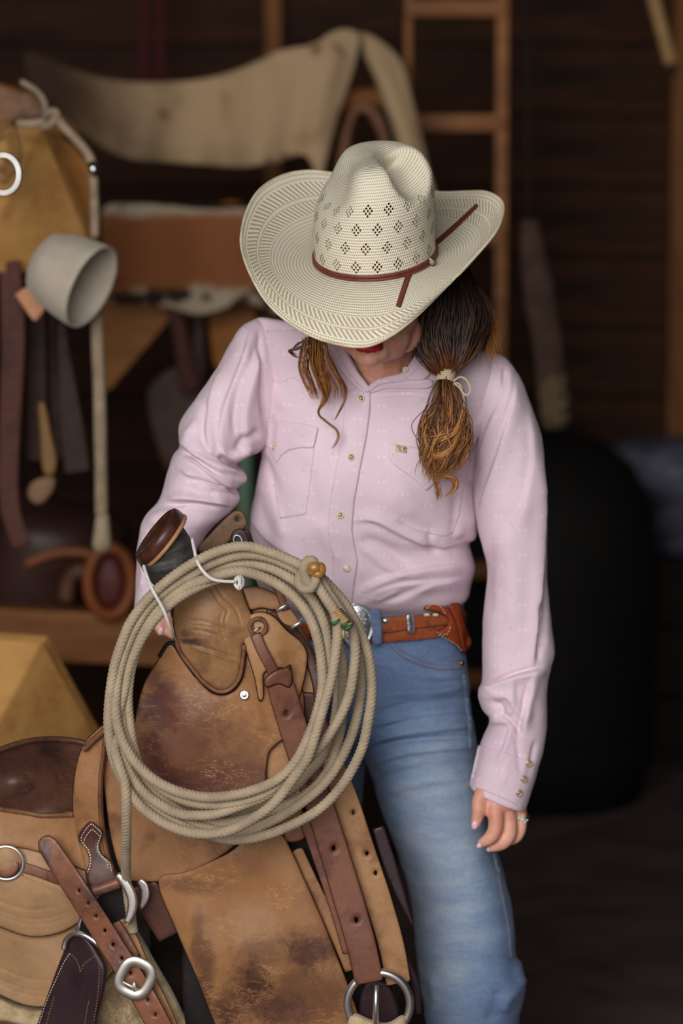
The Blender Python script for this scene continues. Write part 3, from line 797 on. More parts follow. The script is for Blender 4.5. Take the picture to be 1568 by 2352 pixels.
# collar: stand round the neck, folded collar leaf on each side
panel('collar', [(690, 768), (728, 762), (772, 770), (800, 812), (824, 856), (847, 888), (842, 902), (826, 898), (796, 868), (762, 832), (722, 802)], lambda x, y: np.maximum(TD(x, y, -.007), -.075) , M_shirt, shirt, thick=.004, step=8, er=4)
panel('collar', [(880, 872), (905, 864), (926, 852), (945, 828), (962, 800), (985, 806), (990, 850), (972, 872), (940, 874), (905, 880)], lambda x, y: TD(x, y, -.009), M_shirt, shirt, thick=.004, step=7, er=4)
panel('collar', [(842, 892), (858, 876), (884, 868), (915, 864), (950, 872), (990, 872), (988, 890), (940, 892), (890, 892), (850, 902)], lambda x, y: TD(x, y, -.006), M_shirt, shirt, thick=.003, step=7, er=4)
for pts, w_ in (([(766, 774), (785, 810), (808, 850), (830, 878), (848, 898)], [22, 20, 18, 16, 12]), ([(846, 896), (866, 879), (892, 872), (926, 864), (952, 842), (970, 808), (978, 790)], [10, 14, 16, 18, 18, 18, 18])):
    strap('collar_edge', pts, w_, lambda x, y: TD(x, y, -.010), M_shirt, shirt, thick=.004, step=6, er=4)
snap(930, 849, lambda a, b: TD(a, b, -.011), True, 7)
# yoke points and pockets
panel('yoke', [(612, 760), (690, 756), (770, 800), (800, 850), (790, 872), (745, 878), (708, 888), (672, 868), (640, 880), (612, 862)], lambda x, y: TD(x, y, -.0014), M_shirt, shirt, thick=.0014, step=9, er=3, smooth=False)
panel('pocket', [(622, 1020), (722, 1024), (712, 1110), (702, 1182), (664, 1187), (641, 1192), (632, 1130)], lambda x, y: TD(x, y, -.0022), M_shirt, shirt, thick=.002, step=8, er=3, smooth=False)
panel('pocket_flap', [(595, 960), (640, 965), (690, 973), (730, 981), (725, 1005), (719, 1029), (690, 1028), (662, 1034), (645, 1046), (634, 1066), (625, 1046), (614, 1026), (593, 1013), (597, 985)], lambda x, y: TD(x, y, -.0062), M_shirt, shirt, thick=.003, step=6, er=3, smooth=False)
snap(629, 1027, lambda a, b: TD(a, b, -.0062))
panel('pocket', [(896, 1050), (1078, 1090), (1062, 1130), (1055, 1180), (1038, 1226), (1018, 1232), (960, 1220), (905, 1195), (897, 1120)], lambda x, y: TD(x, y, -.0022), M_shirt, shirt, thick=.002, step=8, er=3, smooth=False)
panel('pocket_flap', [(894, 1019), (935, 1024), (985, 1036), (1040, 1048), (1086, 1060), (1081, 1110), (1050, 1106), (1020, 1102), (996, 1112), (978, 1128), (955, 1104), (930, 1085), (900, 1064), (893, 1050)], lambda x, y: TD(x, y, -.0062), M_shirt, shirt, thick=.003, step=6, er=3, smooth=False)
tagm = panel('brand_tag', [(908, 1021), (934, 1026), (933, 1041), (907, 1036)], lambda x, y: TD(x, y, -.0085), plain('cream_tag', srgb(206, 190, 158), 0.8, 0.05), shirt, thick=.001, step=6, er=0, smooth=False)
fc = bpy.data.curves.new('tag_text', 'FONT'); fc.body = 'ELY'; fc.size = 0.0088; fc.extrude = 0.0002; fc.align_x = 'CENTER'; fc.align_y = 'CENTER'
fo = bpy.data.objects.new('tag_text', fc); COL.objects.link(fo)
bpy.context.view_layer.update()
tm = bpy.data.meshes.new_from_object(fo.evaluated_get(bpy.context.evaluated_depsgraph_get())); bpy.data.objects.remove(fo)
lo_ = bpy.data.objects.new('tag_lettering', tm); COL.objects.link(lo_); tm.materials.clear(); tm.materials.append(plain('black_print', srgb(36, 28, 24), 0.8, 0))
lo_.parent = shirt; lo_.location = P(920.5, 1031, float(TD([920], [1031])[0]) - .0092) - ploc; lo_.rotation_euler = (PI / 2, math.radians(9), 0); lo_['_w'] = [0, 0, 0]

# cuffs
for (x, y) in ((1213, 1753), (1202, 1789), (1191, 1821)): snap(x, y, lambda a, b: RD(a, b, -.0042), False, 8)

# --- jeans
pel = [(650, 1385, 1056, 1372, .15, .090), (642, 1402, 1064, 1392, .15, .098), (634, 1450, 1068, 1470, .15, .112), (622, 1520, 1073, 1540, .15, .126), (620, 1590, 1079, 1610, .15, .130), (640, 1650, 1080, 1650, .15, .118), (680, 1690, 1060, 1690, .15, .09)]
legR = [(700, 1545, 1072, 1535, .15, .105), (745, 1600, 1079, 1615, .145, .118), (790, 1660, 1089, 1672, .14, .122), (828, 1725, 1095, 1728, .135, .120), (852, 1785, 1108, 1790, .13, .118), (868, 1845, 1121, 1850, .125, .114),
        (892, 1905, 1131, 1905, .12, .110), (916, 1965, 1145, 1965, .115, .104), (938, 2041, 1163, 2041, .11, .098), (951, 2132, 1180, 2134, .105, .092), (958, 2205, 1185, 2200, .10, .088), (963, 2265, 1203, 2262, .10, .088), (976, 2330, 1194, 2328, .105, .084),
        (985, 2420, 1190, 2420, .11, .078), (1000, 2620, 1196, 2620, .14, .078), (1004, 2860, 1204, 2860, .16, .08), (1000, 2985, 1208, 2985, .17, .082)]
legL = [(612, 1600, 850, 1640, .18, .11), (600, 1700, 845, 1720, .185, .12), (596, 1850, 830, 1850, .20, .11), (600, 2050, 810, 2050, .21, .095), (606, 2300, 800, 2300, .21, .085), (606, 2600, 800, 2600, .23, .08), (602, 2950, 806, 2950, .25, .082)]
foldJ = [
    ([(862, 1600), (930, 1592), (1000, 1588), (1078, 1572)], 9, .005), ([(860, 1640), (940, 1618), (1020, 1610), (1082, 1600)], 9, -.005), ([(850, 1668), (920, 1652), (1000, 1640), (1086, 1632)], 8, .005, 'l'),
    ([(846, 1712), (900, 1692), (970, 1682), (1090, 1668)], 9, .007, 'l'), ([(846, 1728), (900, 1708), (980, 1696), (1085, 1692)], 7, -.007), ([(850, 1760), (920, 1734), (1010, 1722), (1094, 1716)], 9, .005, 'l'),
    ([(852, 1800), (930, 1772), (1020, 1756), (1100, 1752)], 10, -.004), ([(856, 1830), (930, 1806), (1010, 1790), (1100, 1786)], 12, .004), ([(870, 1520), (930, 1545), (1000, 1556), (1070, 1556)], 9, .003), ([(860, 1560), (930, 1570), (1010, 1570), (1075, 1560)], 10, -.003),
    ([(1184, 2200), (1190, 2240), (1200, 2268)], 10, .006), ([(1150, 2330), (1165, 2290), (1200, 2262)], 14, .006), ([(1120, 2352), (1140, 2310), (1150, 2270)], 16, -.004), ([(980, 2345), (1000, 2300), (990, 2240)], 12, .004),
    ([(1166, 2041), (1172, 2110), (1176, 2180)], 5, .002)]
jv, jf, ji = pairloft(pel, nu=160, nv=160, power=0.9, fold=foldJ, rough=.0015, rscale=16)
jeans = build('jeans', jv, jf, M_denim, person); jeans['label'] = 'faded blue jeans'
gv, gf, gi = pairloft(legR, nu=140, nv=300, power=0.93, fold=foldJ, rough=.0022, rscale=11)
build('trouser_leg', gv, gf, M_denim, jeans)
hv, hf, hi_ = pairloft(legL, nu=80, nv=100, power=0.95, rough=.002, rscale=11)
build('trouser_leg', hv, hf, M_denim, jeans)
allv = np.concatenate([jv.reshape(ji['n'], ji['nu'], 3)[:, ji['s'] > -.05].reshape(-1, 3), gv.reshape(gi['n'], gi['nu'], 3)[:, gi['s'] > -.05].reshape(-1, 3)])
class Near(Depth):
    def one(s, x, y):
        r = s.kd.find_range((x, y, 0), 7.0)
        if not r: return Depth.one(s, x, y)
        m = min(s.y[i] for _, i, _ in r); a = w = 0
        for _, i, d in r:
            if s.y[i] > m + .012: continue
            k = 1 / (d + .6) ** 2; a += k * s.y[i]; w += k
        return a / w
JD = Near(allv)
# front pocket edge, seam, loops, rivet
pk = [(884, 1452), (896, 1474), (916, 1497), (958, 1519), (1010, 1532), (1060, 1530)]
strap('pocket_edge', pk, 13, lambda x, y: JD(x, y, -.003), M_denim, jeans, thick=.003, step=6, er=3)
stitches('stitching', [(a, b - 4) for a, b in pk], lambda x, y: JD(x, y, -.0035), M_brownthread, jeans, 4, 2.5, .0005)
stitches('stitching', [(a, b + 4) for a, b in pk], lambda x, y: JD(x, y, -.0035), M_brownthread, jeans, 4, 2.5, .0005)
c = P(1060, 1523, float(JD([1060], [1523])[0]) - .003)
build('rivet', *lathe_geo([(.004, 0), (.0038, .0012), (.002, .002), (.0006, .0028)], c, (0.2, -1, 0), sides=14), M_rivet, jeans)
strap('side_seam', [(1066, 1550), (1072, 1610), (1078, 1660), (1082, 1720)], 8, lambda x, y: JD(x, y, -.0022), M_denim, jeans, thick=.003, step=6, er=3)
strap('side_seam', [(1136, 1960), (1152, 2040), (1168, 2120), (1176, 2200)], 8, lambda x, y: JD(x, y, -.0022), M_denim, jeans, thick=.003, step=6, er=3)
stitches('stitching', [(1132, 1960), (1148, 2040), (1163, 2120), (1170, 2190)], lambda x, y: JD(x, y, -.0018), M_brownthread, jeans, 4, 3, .0005)
strap('waistband', [(800, 1402), (860, 1404), (930, 1410), (1000, 1402), (1050, 1396)], 26, lambda x, y: JD(x, y, -.003), M_denim, jeans, thick=.004, step=7, er=3)
# --- belt with buckle, keeper, tongue
EDGE.append(plain('burnished_edge', srgb(66, 42, 34), .5, .15, 40, .1))
M_belt = leather('tooled_orange_leather', srgb(160, 82, 44), srgb(100, 46, 28), srgb(190, 116, 66), 0.45, 60, 0.38, bump=0.6)
bc = P([640, 1064], [1432, 1424], .15); bcen = bc.mean(0); bw = (bc[1] - bc[0]) / 2
th = np.linspace(0, 2 * PI, 160, endpoint=False)
bp = bcen + np.cos(th)[:, None] * bw * 1.012 + np.sin(th)[:, None] * np.array([0, -.117, 0])
mb = MB(); up = np.array([0, 0, .0125]); vv = []
outw = bp - bcen; outw /= np.linalg.norm(outw, axis=1)[:, None]
prof = [(-1, 0), (-.95, .002), (-.7, .0032), (.7, .0032), (.95, .002), (1, 0), (1, -.001), (-1, -.001)]
for h, t in prof: vv.append(bp + up * h + outw * t)
nb = len(th); ff = []
for i in range(len(prof)):
    j = (i + 1) % len(prof)
    for k in range(nb): k2 = (k + 1) % nb; ff.append([i * nb + k, i * nb + k2, j * nb + k2, j * nb + k])
belt = build('belt', np.concatenate(vv), ff, M_belt, person); belt['label'] = 'tooled orange-brown leather belt'
BD = lambda x, y: bcen[1] - .117 * np.sqrt(np.clip(1 - ((P(x, y, .03)[..., 0] - bcen[0]) / (np.linalg.norm(bw) * 1.012)) ** 2, 0.02, 1)) - .0035
panel('belt_tip', [(878, 1419), (940, 1414), (1000, 1410), (1036, 1411), (1046, 1423), (1034, 1434), (1000, 1439), (940, 1446), (878, 1453)], lambda x, y: BD(x, y) - .004, M_belt, belt, thick=.004, step=7, er=4)
panel('belt_keeper', [(933, 1413), (948, 1411), (953, 1430), (952, 1452), (936, 1455), (933, 1435)], lambda x, y: BD(x, y) - .009, M_engr, belt, thick=.006, step=4, er=6)
build('belt_stud', *sphere_geo(P(885, 1426, float(BD(885, 1426)) - .004), (.0055, .003, .004)), M_silver, belt)
for x in (1000, 980): build('lacing', *sphere_geo(P(x, 1412, float(BD(x, 1412)) - .006), (.0045, .002, .002)), M_whitethread, belt)
panel('belt_loop', [(848, 1402), (872, 1398), (877, 1440), (876, 1480), (856, 1481), (852, 1440)], lambda x, y: BD(x, y) - .012, M_denim, jeans, thick=.005, step=6, er=4, smooth=False)
stitches('stitching', [(857, 1406), (861, 1440), (861, 1476)], lambda x, y: BD(x, y) - .0125, M_brownthread, jeans, 4, 3, .0005)
stitches('stitching', [(867, 1404), (871, 1440), (871, 1476)], lambda x, y: BD(x, y) - .0125, M_brownthread, jeans, 4, 3, .0005)
bk = P(818, 1436, float(BD(818, 1436)) - .010)
bx = np.array([1, 0, 0.02]); bz = np.array([-.02, -.12, 1.0])
pr = [(1.0, 0), (1.0, .003), (.95, .0046), (.9, .0034), (.86, .0036), (.6, .0058), (.3, .007), (.05, .0074)]
build('belt_buckle', *lathe_geo([(r * .031, h) for r, h in pr], bk, (.12, -1, .06), side=(1, 0, 0), sides=48, sx=.78, sy=1.05), M_engr, belt)
a = np.linspace(0, 2 * PI, 56, endpoint=False)
rim = bk + np.array([.12, -1, .06]) * .0035 + .030 * (.78 * np.cos(a)[:, None] * np.array([1, .12, 0]) + 1.05 * np.sin(a)[:, None] * np.array([0, .06, 1.0]))
build('buckle_rope_edge', *tube_geo(rim, .0017, sides=10, closed=True, twist=.006, lobes=3, lobe_amt=.3), M_silver, belt)
# scroll engraving raised on the buckle
mb = MB()
for k in range(7):
    an = k * 2 * PI / 7 + .3
    s = np.linspace(0, 1, 14); rr = .006 * (1 - s); q = an + s * 7
    cx = bk + .0165 * (math.cos(an) * .78 * bx + math.sin(an) * bz)
    pts = cx + rr[:, None] * (np.cos(q)[:, None] * bx + np.sin(q)[:, None] * bz) + np.array([0, -.0058, 0])
    mb.add(*tube_geo(pts, .0007, sides=5))
mb.build('buckle_scrollwork', M_silver, belt)
# boots
M_boot = leather('boot_leather', srgb(92, 58, 38), srgb(48, 30, 22), None, .5, 10, .45)
for (x, Y) in ((1106, .14), (704, .22)):
    cx = P(x, 2985, Y)[0]
    mb = MB(); ring = []
    for k, (yy, zz, rx, ry) in enumerate(((0, .30, .055, .06), (0, .18, .05, .055), (-.01, .10, .047, .065), (-.05, .07, .046, .10), (-.075, .035, .048, .125), (-.075, .012, .047, .125), (-.075, .0, .045, .12))):
        aa = np.linspace(0, 2 * PI, 24, endpoint=False); ring.append(np.stack([cx + rx * np.cos(aa), Y + yy + ry * np.sin(aa), np.full(24, zz)], -1))
    v = np.concatenate(ring); f = [[i * 24 + k, i * 24 + (k + 1) % 24, (i + 1) * 24 + (k + 1) % 24, (i + 1) * 24 + k] for i in range(6) for k in range(24)]; f.append([6 * 24 + k for k in range(24)])
    build('boot', v, f, M_boot, person)

# --- body: one continuous skin (head, neck, trunk, arms, hands), grown from joints and fused
body_parts = []
def chain(pts, rads, per=6, sides=12):
    q = [P(*p) for p in pts]; q = np.hstack([np.array(q), np.array(rads)[:, None]])
    s = catmull(q, per) if len(q) > 2 else np.array([q[0] + (q[1] - q[0]) * t for t in np.linspace(0, 1, per)])
    body_parts.append(tube_geo(s[:, :3], s[:, 3], sides=sides))
    for e in (s[0], s[-1]): body_parts.append(sphere_geo(e[:3], e[3] * .985, sides, 8))
hatO = P(862, 592, -.065); tilt = math.radians(20)
ha = np.array([0.0, -math.sin(tilt), math.cos(tilt)]); hf_ = np.array([-.10, -math.cos(tilt), -math.sin(tilt)]); hf_ /= np.linalg.norm(hf_)
hx = np.cross(ha, hf_) * -1
def HP(x, f, u): return hatO + hx * x + hf_ * f + ha * u
Rh = np.stack([hx, -hf_, ha], 1)
body_parts.append(sphere_geo(HP(0, 0, -.005), (.076, .095, .085), 28, 18, Rh))
body_parts.append(sphere_geo(HP(0, .030, -.065), (.064, .066, .075), 28, 18, Rh))
chin = P(846, 821, -.120)
jaw_c = P(864, 768, -.085)
body_parts.append(sphere_geo(jaw_c, (.050, .046, .040), 24, 16))
body_parts.append(sphere_geo(chin, (.018, .018, .0135), 20, 14))
body_parts.append(sphere_geo(P(850, 800, -.112), (.030, .024, .024), 20, 14))
for (x, y, Y, r) in ((898, 788, -.075, .024), (925, 765, -.055, .028), (822, 792, -.095, .018), (800, 762, -.07, .026)): body_parts.append(sphere_geo(P(x, y, Y), r, 18, 12))
# lips, nose, brow, ears
mouth = P(846, 796, -.136)
body_parts.append(sphere_geo(mouth + [0, 0, -.0035], (.019, .008, .0055), 20, 12)); body_parts.append(sphere_geo(mouth + [0, .001, .0065], (.021, .008, .005), 20, 12))
nose = mouth + np.array([.002, -.004, .040])
body_parts.append(sphere_geo(nose, (.012, .016, .010), 16, 10)); body_parts.append(sphere_geo(nose + [.0, .012, .022], (.008, .012, .026), 16, 10))
for s in (-1, 1):
    body_parts.append(sphere_geo(mouth + np.array([s * .013, .006, .038]), (.007, .009, .007), 12, 8))
    body_parts.append(sphere_geo(mouth + np.array([s * .033, .028, .074]), (.015, .012, .012), 14, 10))
    body_parts.append(sphere_geo(HP(s * .076, -.01, -.045), (.007, .017, .028), 14, 10, Rh))
# neck and trunk
chain([(885, 700, .03), (882, 780, .03), (874, 850, .045), (868, 920, .085)], [.054, .048, .050, .062])
chain([(860, 910, .095), (850, 1000, .105), (845, 1120, .11), (850, 1250, .135), (855, 1400, .15), (855, 1520, .155)], [.082, .092, .090, .084, .082, .084], sides=20)
chain([(660, 850, .09), (760, 845, .09), (860, 850, .085), (960, 880, .09), (1080, 915, .09)], [.045, .055, .06, .055, .045])
body_parts.append(sphere_geo(P(862, 890, .06), (.075, .045, .04), 20, 14))
chain([(655, 850, .09), (560, 950, .075), (480, 1050, .062), (420, 1180, .04), (360, 1340, .008), (352, 1385, -.004)], [.040, .034, .030, .028, .023, .020])
chain([(1085, 915, .09), (1150, 1080, .08), (1185, 1300, .062), (1185, 1560, .03), (1165, 1730, .0), (1150, 1795, -.012)], [.038, .038, .036, .033, .025, .022])
chain([(770, 1520, .17), (730, 1800, .20), (715, 2100, .21), (705, 2700, .235)], [.075, .065, .05, .04]); chain([(920, 1520, .16), (975, 1800, .14), (1060, 2100, .115), (1100, 2700, .15)], [.075, .066, .052, .04])
# hanging hand
chain([(1152, 1785, -.014), (1150, 1815, -.020), (1152, 1838, -.028)], [.023, .026, .024], sides=16)
body_parts.append(sphere_geo(P(1133, 1830, -.034), (.016, .013, .022), 16, 12)); body_parts.append(sphere_geo(P(1160, 1842, -.030), (.017, .013, .020), 16, 12)); body_parts.append(sphere_geo(P(1186, 1852, -.022), (.013, .012, .020), 16, 12))
chain([(1132, 1790, -.022), (1113, 1812, -.034), (1100, 1842, -.042), (1098, 1866, -.045), (1092, 1892, -.045)], [.013, .0128, .0112, .0104, .0076], 8)
chain([(1134, 1830, -.036), (1138, 1868, -.046), (1137, 1904, -.050), (1124, 1925, -.052), (1106, 1936, -.050)], [.0135, .0118, .0112, .0100, .0072], 8)
chain([(1160, 1842, -.030), (1168, 1880, -.036), (1169, 1914, -.040), (1154, 1937, -.042), (1128, 1947, -.040)], [.0130, .0116, .0110, .0098, .0070], 8)
chain([(1184, 1852, -.022), (1195, 1880, -.024), (1193, 1908, -.026), (1182, 1926, -.028), (1158, 1936, -.026)], [.0110, .0098, .0092, .0082, .0060], 8)
chain([(1190, 1846, -.006), (1198, 1872, -.002), (1190, 1896, -.002), (1176, 1910, -.006), (1160, 1918, -.008)], [.0098, .0086, .0080, .0072, .0054], 8)
# hand on the saddle, fingers closing round the fork
chain([(352, 1385, -.004), (362, 1402, -.010), (372, 1420, -.016)], [.021, .022, .020], sides=16)
chain([(356, 1402, -.020), (362, 1425, -.030), (366, 1438, -.036), (370, 1450, -.040)], [.0105, .0098, .0090, .0075], 8)
chain([(372, 1412, -.020), (384, 1440, -.032), (396, 1455, -.040), (414, 1460, -.040)], [.0105, .0098, .0090, .0070], 8)
chain([(382, 1408, -.014), (400, 1436, -.020), (416, 1450, -.022), (432, 1456, -.022)], [.0105, .0096, .0088, .0070], 8)
chain([(386, 1400, -.006), (408, 1424, -.008), (424, 1438, -.008), (438, 1444, -.008)], [.0100, .0090, .0080, .0066], 8)
chain([(350, 1392, -.016), (340, 1410, -.022), (344, 1428, -.024)], [.012, .0105, .0075], 8)
mb = MB()
for g in body_parts: mb.add(*g)
tmp = mb.build('body_tmp', M_skin, None)
md = tmp.modifiers.new('fuse', 'REMESH'); md.mode = 'VOXEL'; md.voxel_size = 0.0026; md.use_smooth_shade = True
md = tmp.modifiers.new('relax', 'SMOOTH'); md.factor = 0.5; md.iterations = 4
bpy.context.view_layer.update()
bme = bpy.data.meshes.new_from_object(tmp.evaluated_get(bpy.context.evaluated_depsgraph_get()))
bpy.data.objects.remove(tmp)
bme.name = 'body'; bme.materials.clear(); bme.materials.append(M_skin); bme.materials.append(M_lip)
co = np.empty(len(bme.vertices) * 3); bme.vertices.foreach_get('co', co); co = co.reshape(-1, 3)
pc = np.empty(len(bme.polygons) * 3); bme.polygons.foreach_get('center', pc); pc = pc.reshape(-1, 3)
dl = (pc - (mouth + np.array([0, 0, .001]))) / np.array([.022, .02, .0095])
bme.polygons.foreach_set('material_index', ((dl ** 2).sum(1) < 1).astype(np.int32))
co -= ploc; bme.vertices.foreach_set('co', co.ravel()); bme.update()
body = bpy.data.objects.new('body', bme); COL.objects.link(body); body.parent = person; body['_w'] = [float(x) for x in ploc]
def nail(x, y, Y, ang, w=.0048, l=.0066, nx=0.0):
    R = rotm('Z', nx) @ rotm('Y', ang)
    build('fingernail', *sphere_geo(P(x, y, Y), (w, .0022, l), 14, 10, R), M_nail, body)
nail(1090, 1895, -.0522, .22); nail(1101, 1942, -.0535, .95, .004, .0048); nail(1124, 1950, -.0425, 1.0, .004, .0048); nail(369, 1449, -.0465, .25, .0045, .006)
for (x, y, Y) in ((823, 700, -.1),): pass
# wedding ring, set with three stones
rc = P(1199, 1878, -.0242)
ring = thing('finger_ring', 'silver ring with clear stones on the hanging hand', 'ring', rc)
build('band', *ring_geo(rc, .0108, .0108, .0011, (1, 0, .12), (0, 1, 0.0), 36, 8), M_silver, ring)
M_gem = plain('clear_stone', srgb(222, 230, 226), 0.05, 0.3, 400, 0.0, spec=1.0)
for k, (dx, dz_, r) in enumerate(((0, 0, .0032), (-.0055, .001, .0024), (.0055, -.001, .0026), (.001, .0045, .0018), (.003, -.0045, .0018))):
    g = rc + np.array([dx, -.0112 + abs(dx) * .4, dz_])
    build('stone', *lathe_geo([(r * .3, -.0012), (r, .0002), (r * .7, .0012)], g, (0.1, -1, .1), sides=8), M_gem, ring, smooth=False)
# --- knife sheath on the belt
sy = lambda x, y: BD(x, y) - .010
sh = thing('knife_sheath', 'orange-brown leather knife sheath hanging on the belt', 'sheath', P(1040, 1500, float(BD(1040, 1450)) - .01))
M_sheath = leather('sheath_leather', srgb(160, 70, 34), srgb(96, 36, 26), srgb(190, 100, 50), .45, 30, .35)
panel('sheath_body', [(972, 1398), (988, 1382), (1008, 1384), (1030, 1392), (1056, 1386), (1066, 1420), (1074, 1450), (1083, 1474), (1077, 1492), (1062, 1501), (1046, 1484), (1018, 1461), (1002, 1450), (1022, 1440), (1030, 1424), (1010, 1410), (990, 1404)], sy, M_sheath, sh, thick=.010, step=6, er=8)
panel('sheath_fold', [(1030, 1392), (1056, 1386), (1066, 1420), (1076, 1452), (1083, 1474), (1077, 1492), (1063, 1500), (1056, 1470), (1046, 1430)], lambda x, y: sy(x, y) - .006, M_sheath, sh, thick=.010, step=6, er=9)
stitches('stitching', [(980, 1398), (992, 1388), (1010, 1392), (1020, 1405), (1022, 1412)], lambda x, y: sy(x, y) - .001, M_whitethread, sh, 4.5, 3, .0007)
stitches('stitching', [(1004, 1452), (1022, 1458), (1032, 1448), (1034, 1436)], lambda x, y: sy(x, y) - .001, M_whitethread, sh, 4.5, 3, .0007)
stitches('stitching', [(1008, 1458), (1030, 1470), (1048, 1482), (1060, 1495)], lambda x, y: sy(x, y) - .001, M_whitethread, sh, 4.5, 3, .0007)
kn = thing('knife', 'small knife with pale handle standing in the belt sheath', 'knife', P(1034, 1392, float(sy(1034, 1392))))
panel('handle', [(1018, 1362), (1034, 1358), (1050, 1378), (1052, 1396), (1030, 1398)], lambda x, y: sy(x, y) + .002, plain('bone_handle', srgb(196, 178, 128), .4, .15, 60), kn, thick=.008, step=5, er=6)
panel('bolster', [(1012, 1362), (1019, 1361), (1031, 1398), (1020, 1396)], lambda x, y: sy(x, y) + .001, M_silver, kn, thick=.008, step=5, er=3)
# ------------------------------------------------------------------ hat
M_crown = straw('woven_straw_crown', True); M_brim = straw('woven_straw_brim', False)
M_hband = leather('hat_band_leather', srgb(112, 56, 44), srgb(80, 36, 30), None, .3, 40, .45, bump=.15)
hat = thing('cowboy_hat', 'cream woven straw cowboy hat with brown leather band', 'hat', hatO)
roll = math.radians(5)
# band plane: own frame, turned a little with the tilted head
X_ = np.array([math.cos(roll), 0, math.sin(roll)]); A_ = np.array([math.sin(math.radians(-2)), -math.sin(math.radians(19)), math.cos(math.radians(19))])
A_ -= X_ * (A_ @ X_); A_ /= np.linalg.norm(A_); F_ = np.cross(X_, A_)
HW, HD = .0838, .100
def ringpt(ph, sc=1.0, h=0.0, sh=0.0):
    ph = np.asarray(ph, float)
    return hatO + (HW * sc * np.cos(ph))[..., None] * X_ + (HD * sc * np.sin(ph))[..., None] * F_ + np.asarray(h)[..., None] * A_ + np.asarray(sh)[..., None] * X_
# crown
NU, NV = 220, 130
prof = np.array([(0, 1.0), (.018, .997), (.042, .993), (.066, .987), (.088, .972), (.106, .945), (.121, .90), (.133, .84), (.142, .76), (.147, .66), (.1485, .52), (.148, .34), (.1475, .17), (.147, .01)])
pp = catmull(prof, 10)
arc = np.r_[0, np.cumsum(np.hypot(np.diff(pp[:, 0]), np.diff(pp[:, 1]) * .09))]
ph = np.linspace(0, 2 * PI, NU, endpoint=False)
h = np.repeat(pp[:, 0], NU).reshape(-1, NU); sc = np.repeat(pp[:, 1], NU).reshape(-1, NU); PH = np.tile(ph, (len(pp), 1))
lx = HW * sc * np.cos(PH); lf_ = HD * sc * np.sin(PH)
lx = lx + 0.010 * np.clip((h - .04) / .08, 0, 1)          # the block leans slightly
upw = np.clip((h - .075) / .045, 0, 1)
def g2(a, b): return np.exp(-(a * a) - (b * b))
# centre crease and the two thumb dents beside it
def dent(cx, cf, ch, r, pw): return np.exp(-(((lx - cx) / r[0]) ** 2 + ((lf_ - cf) / r[1]) ** 2 + ((h - ch) / r[2]) ** 2) ** (pw / 2))
w1 = dent(.047, .030, .127, (.031, .050, .038), 6); w2 = dent(-.055, .02, .135, (.034, .07, .045), 2.4)
w1b = dent(.030, -.005, .146, (.016, .03, .05), 2.5)
h2 = h - .030 * w1 - .022 * w2 - .008 * w1b; lx2 = lx - .018 * w1 + .017 * w2; lf_ = lf_ - .034 * w1 - .006 * w2
v = hatO + lx2[..., None] * X_ + lf_[..., None] * F_ + h2[..., None] * A_
f = [[i * NU + k, i * NU + (k + 1) % NU, (i + 1) * NU + (k + 1) % NU, (i + 1) * NU + k] for i in range(len(pp) - 1) for k in range(NU)]
f.append([(len(pp) - 1) * NU + k for k in range(NU)])
# seam of the u coordinate duplicated by a non-wrapping copy of column 0
uu = np.tile(ph / (2 * PI), (len(pp), 1)); vvv = np.repeat(arc, NU).reshape(-1, NU)
uv = np.stack([uu, vvv], -1).reshape(-1, 2)
cr = build('crown', v.reshape(-1, 3), f, M_crown, hat, uv=uv)
l = cr.data.uv_layers[0].data
for p in cr.data.polygons:
    us = [l[i].uv[0] for i in p.loop_indices]
    if max(us) - min(us) > .5:
        for i in p.loop_indices:
            if l[i].uv[0] < .5: l[i].uv[0] += 1.0
md = cr.modifiers.new('felt', 'SOLIDIFY'); md.thickness = .0016; md.offset = -1
# brim: from the band out to the traced edge, each edge point with its own depth
edge = [(90, 830, 797, -.235), (110, 740, 781, -.225), (125, 668, 744, -.205), (140, 612, 693, -.175), (155, 576, 632, -.135), (170, 557, 580, -.09), (182, 554, 540, -.05), (195, 566, 487, .0), (210, 595, 437, .05), (225, 645, 405, .09),
        (240, 705, 393, .12), (255, 775, 400, .135), (270, 860, 415, .14), (285, 940, 428, .135), (300, 1005, 442, .12), (320, 1066, 441, .085), (338, 1115, 441, .04), (350, 1148, 458, .0), (361, 1156, 484, -.03), (372, 1140, 530, -.075), (388, 1092, 588, -.12), (405, 1016, 667, -.165), (422, 946, 735, -.205), (438, 886, 778, -.23)]
e = np.array(edge, float); e3 = np.hstack([np.radians(e[:, :1]), P(e[:, 1], e[:, 2], e[:, 3])])
ext = np.vstack([e3[-3:] - [2 * PI, 0, 0, 0], e3, e3[:3] + [2 * PI, 0, 0, 0]])
ec = catmull(ext, 10)
NB_ = 260; phb = np.linspace(PI / 2, PI / 2 + 2 * PI, NB_, endpoint=False)
E = np.stack([np.interp(phb, ec[:, 0], ec[:, k]) for k in (1, 2, 3)], -1)
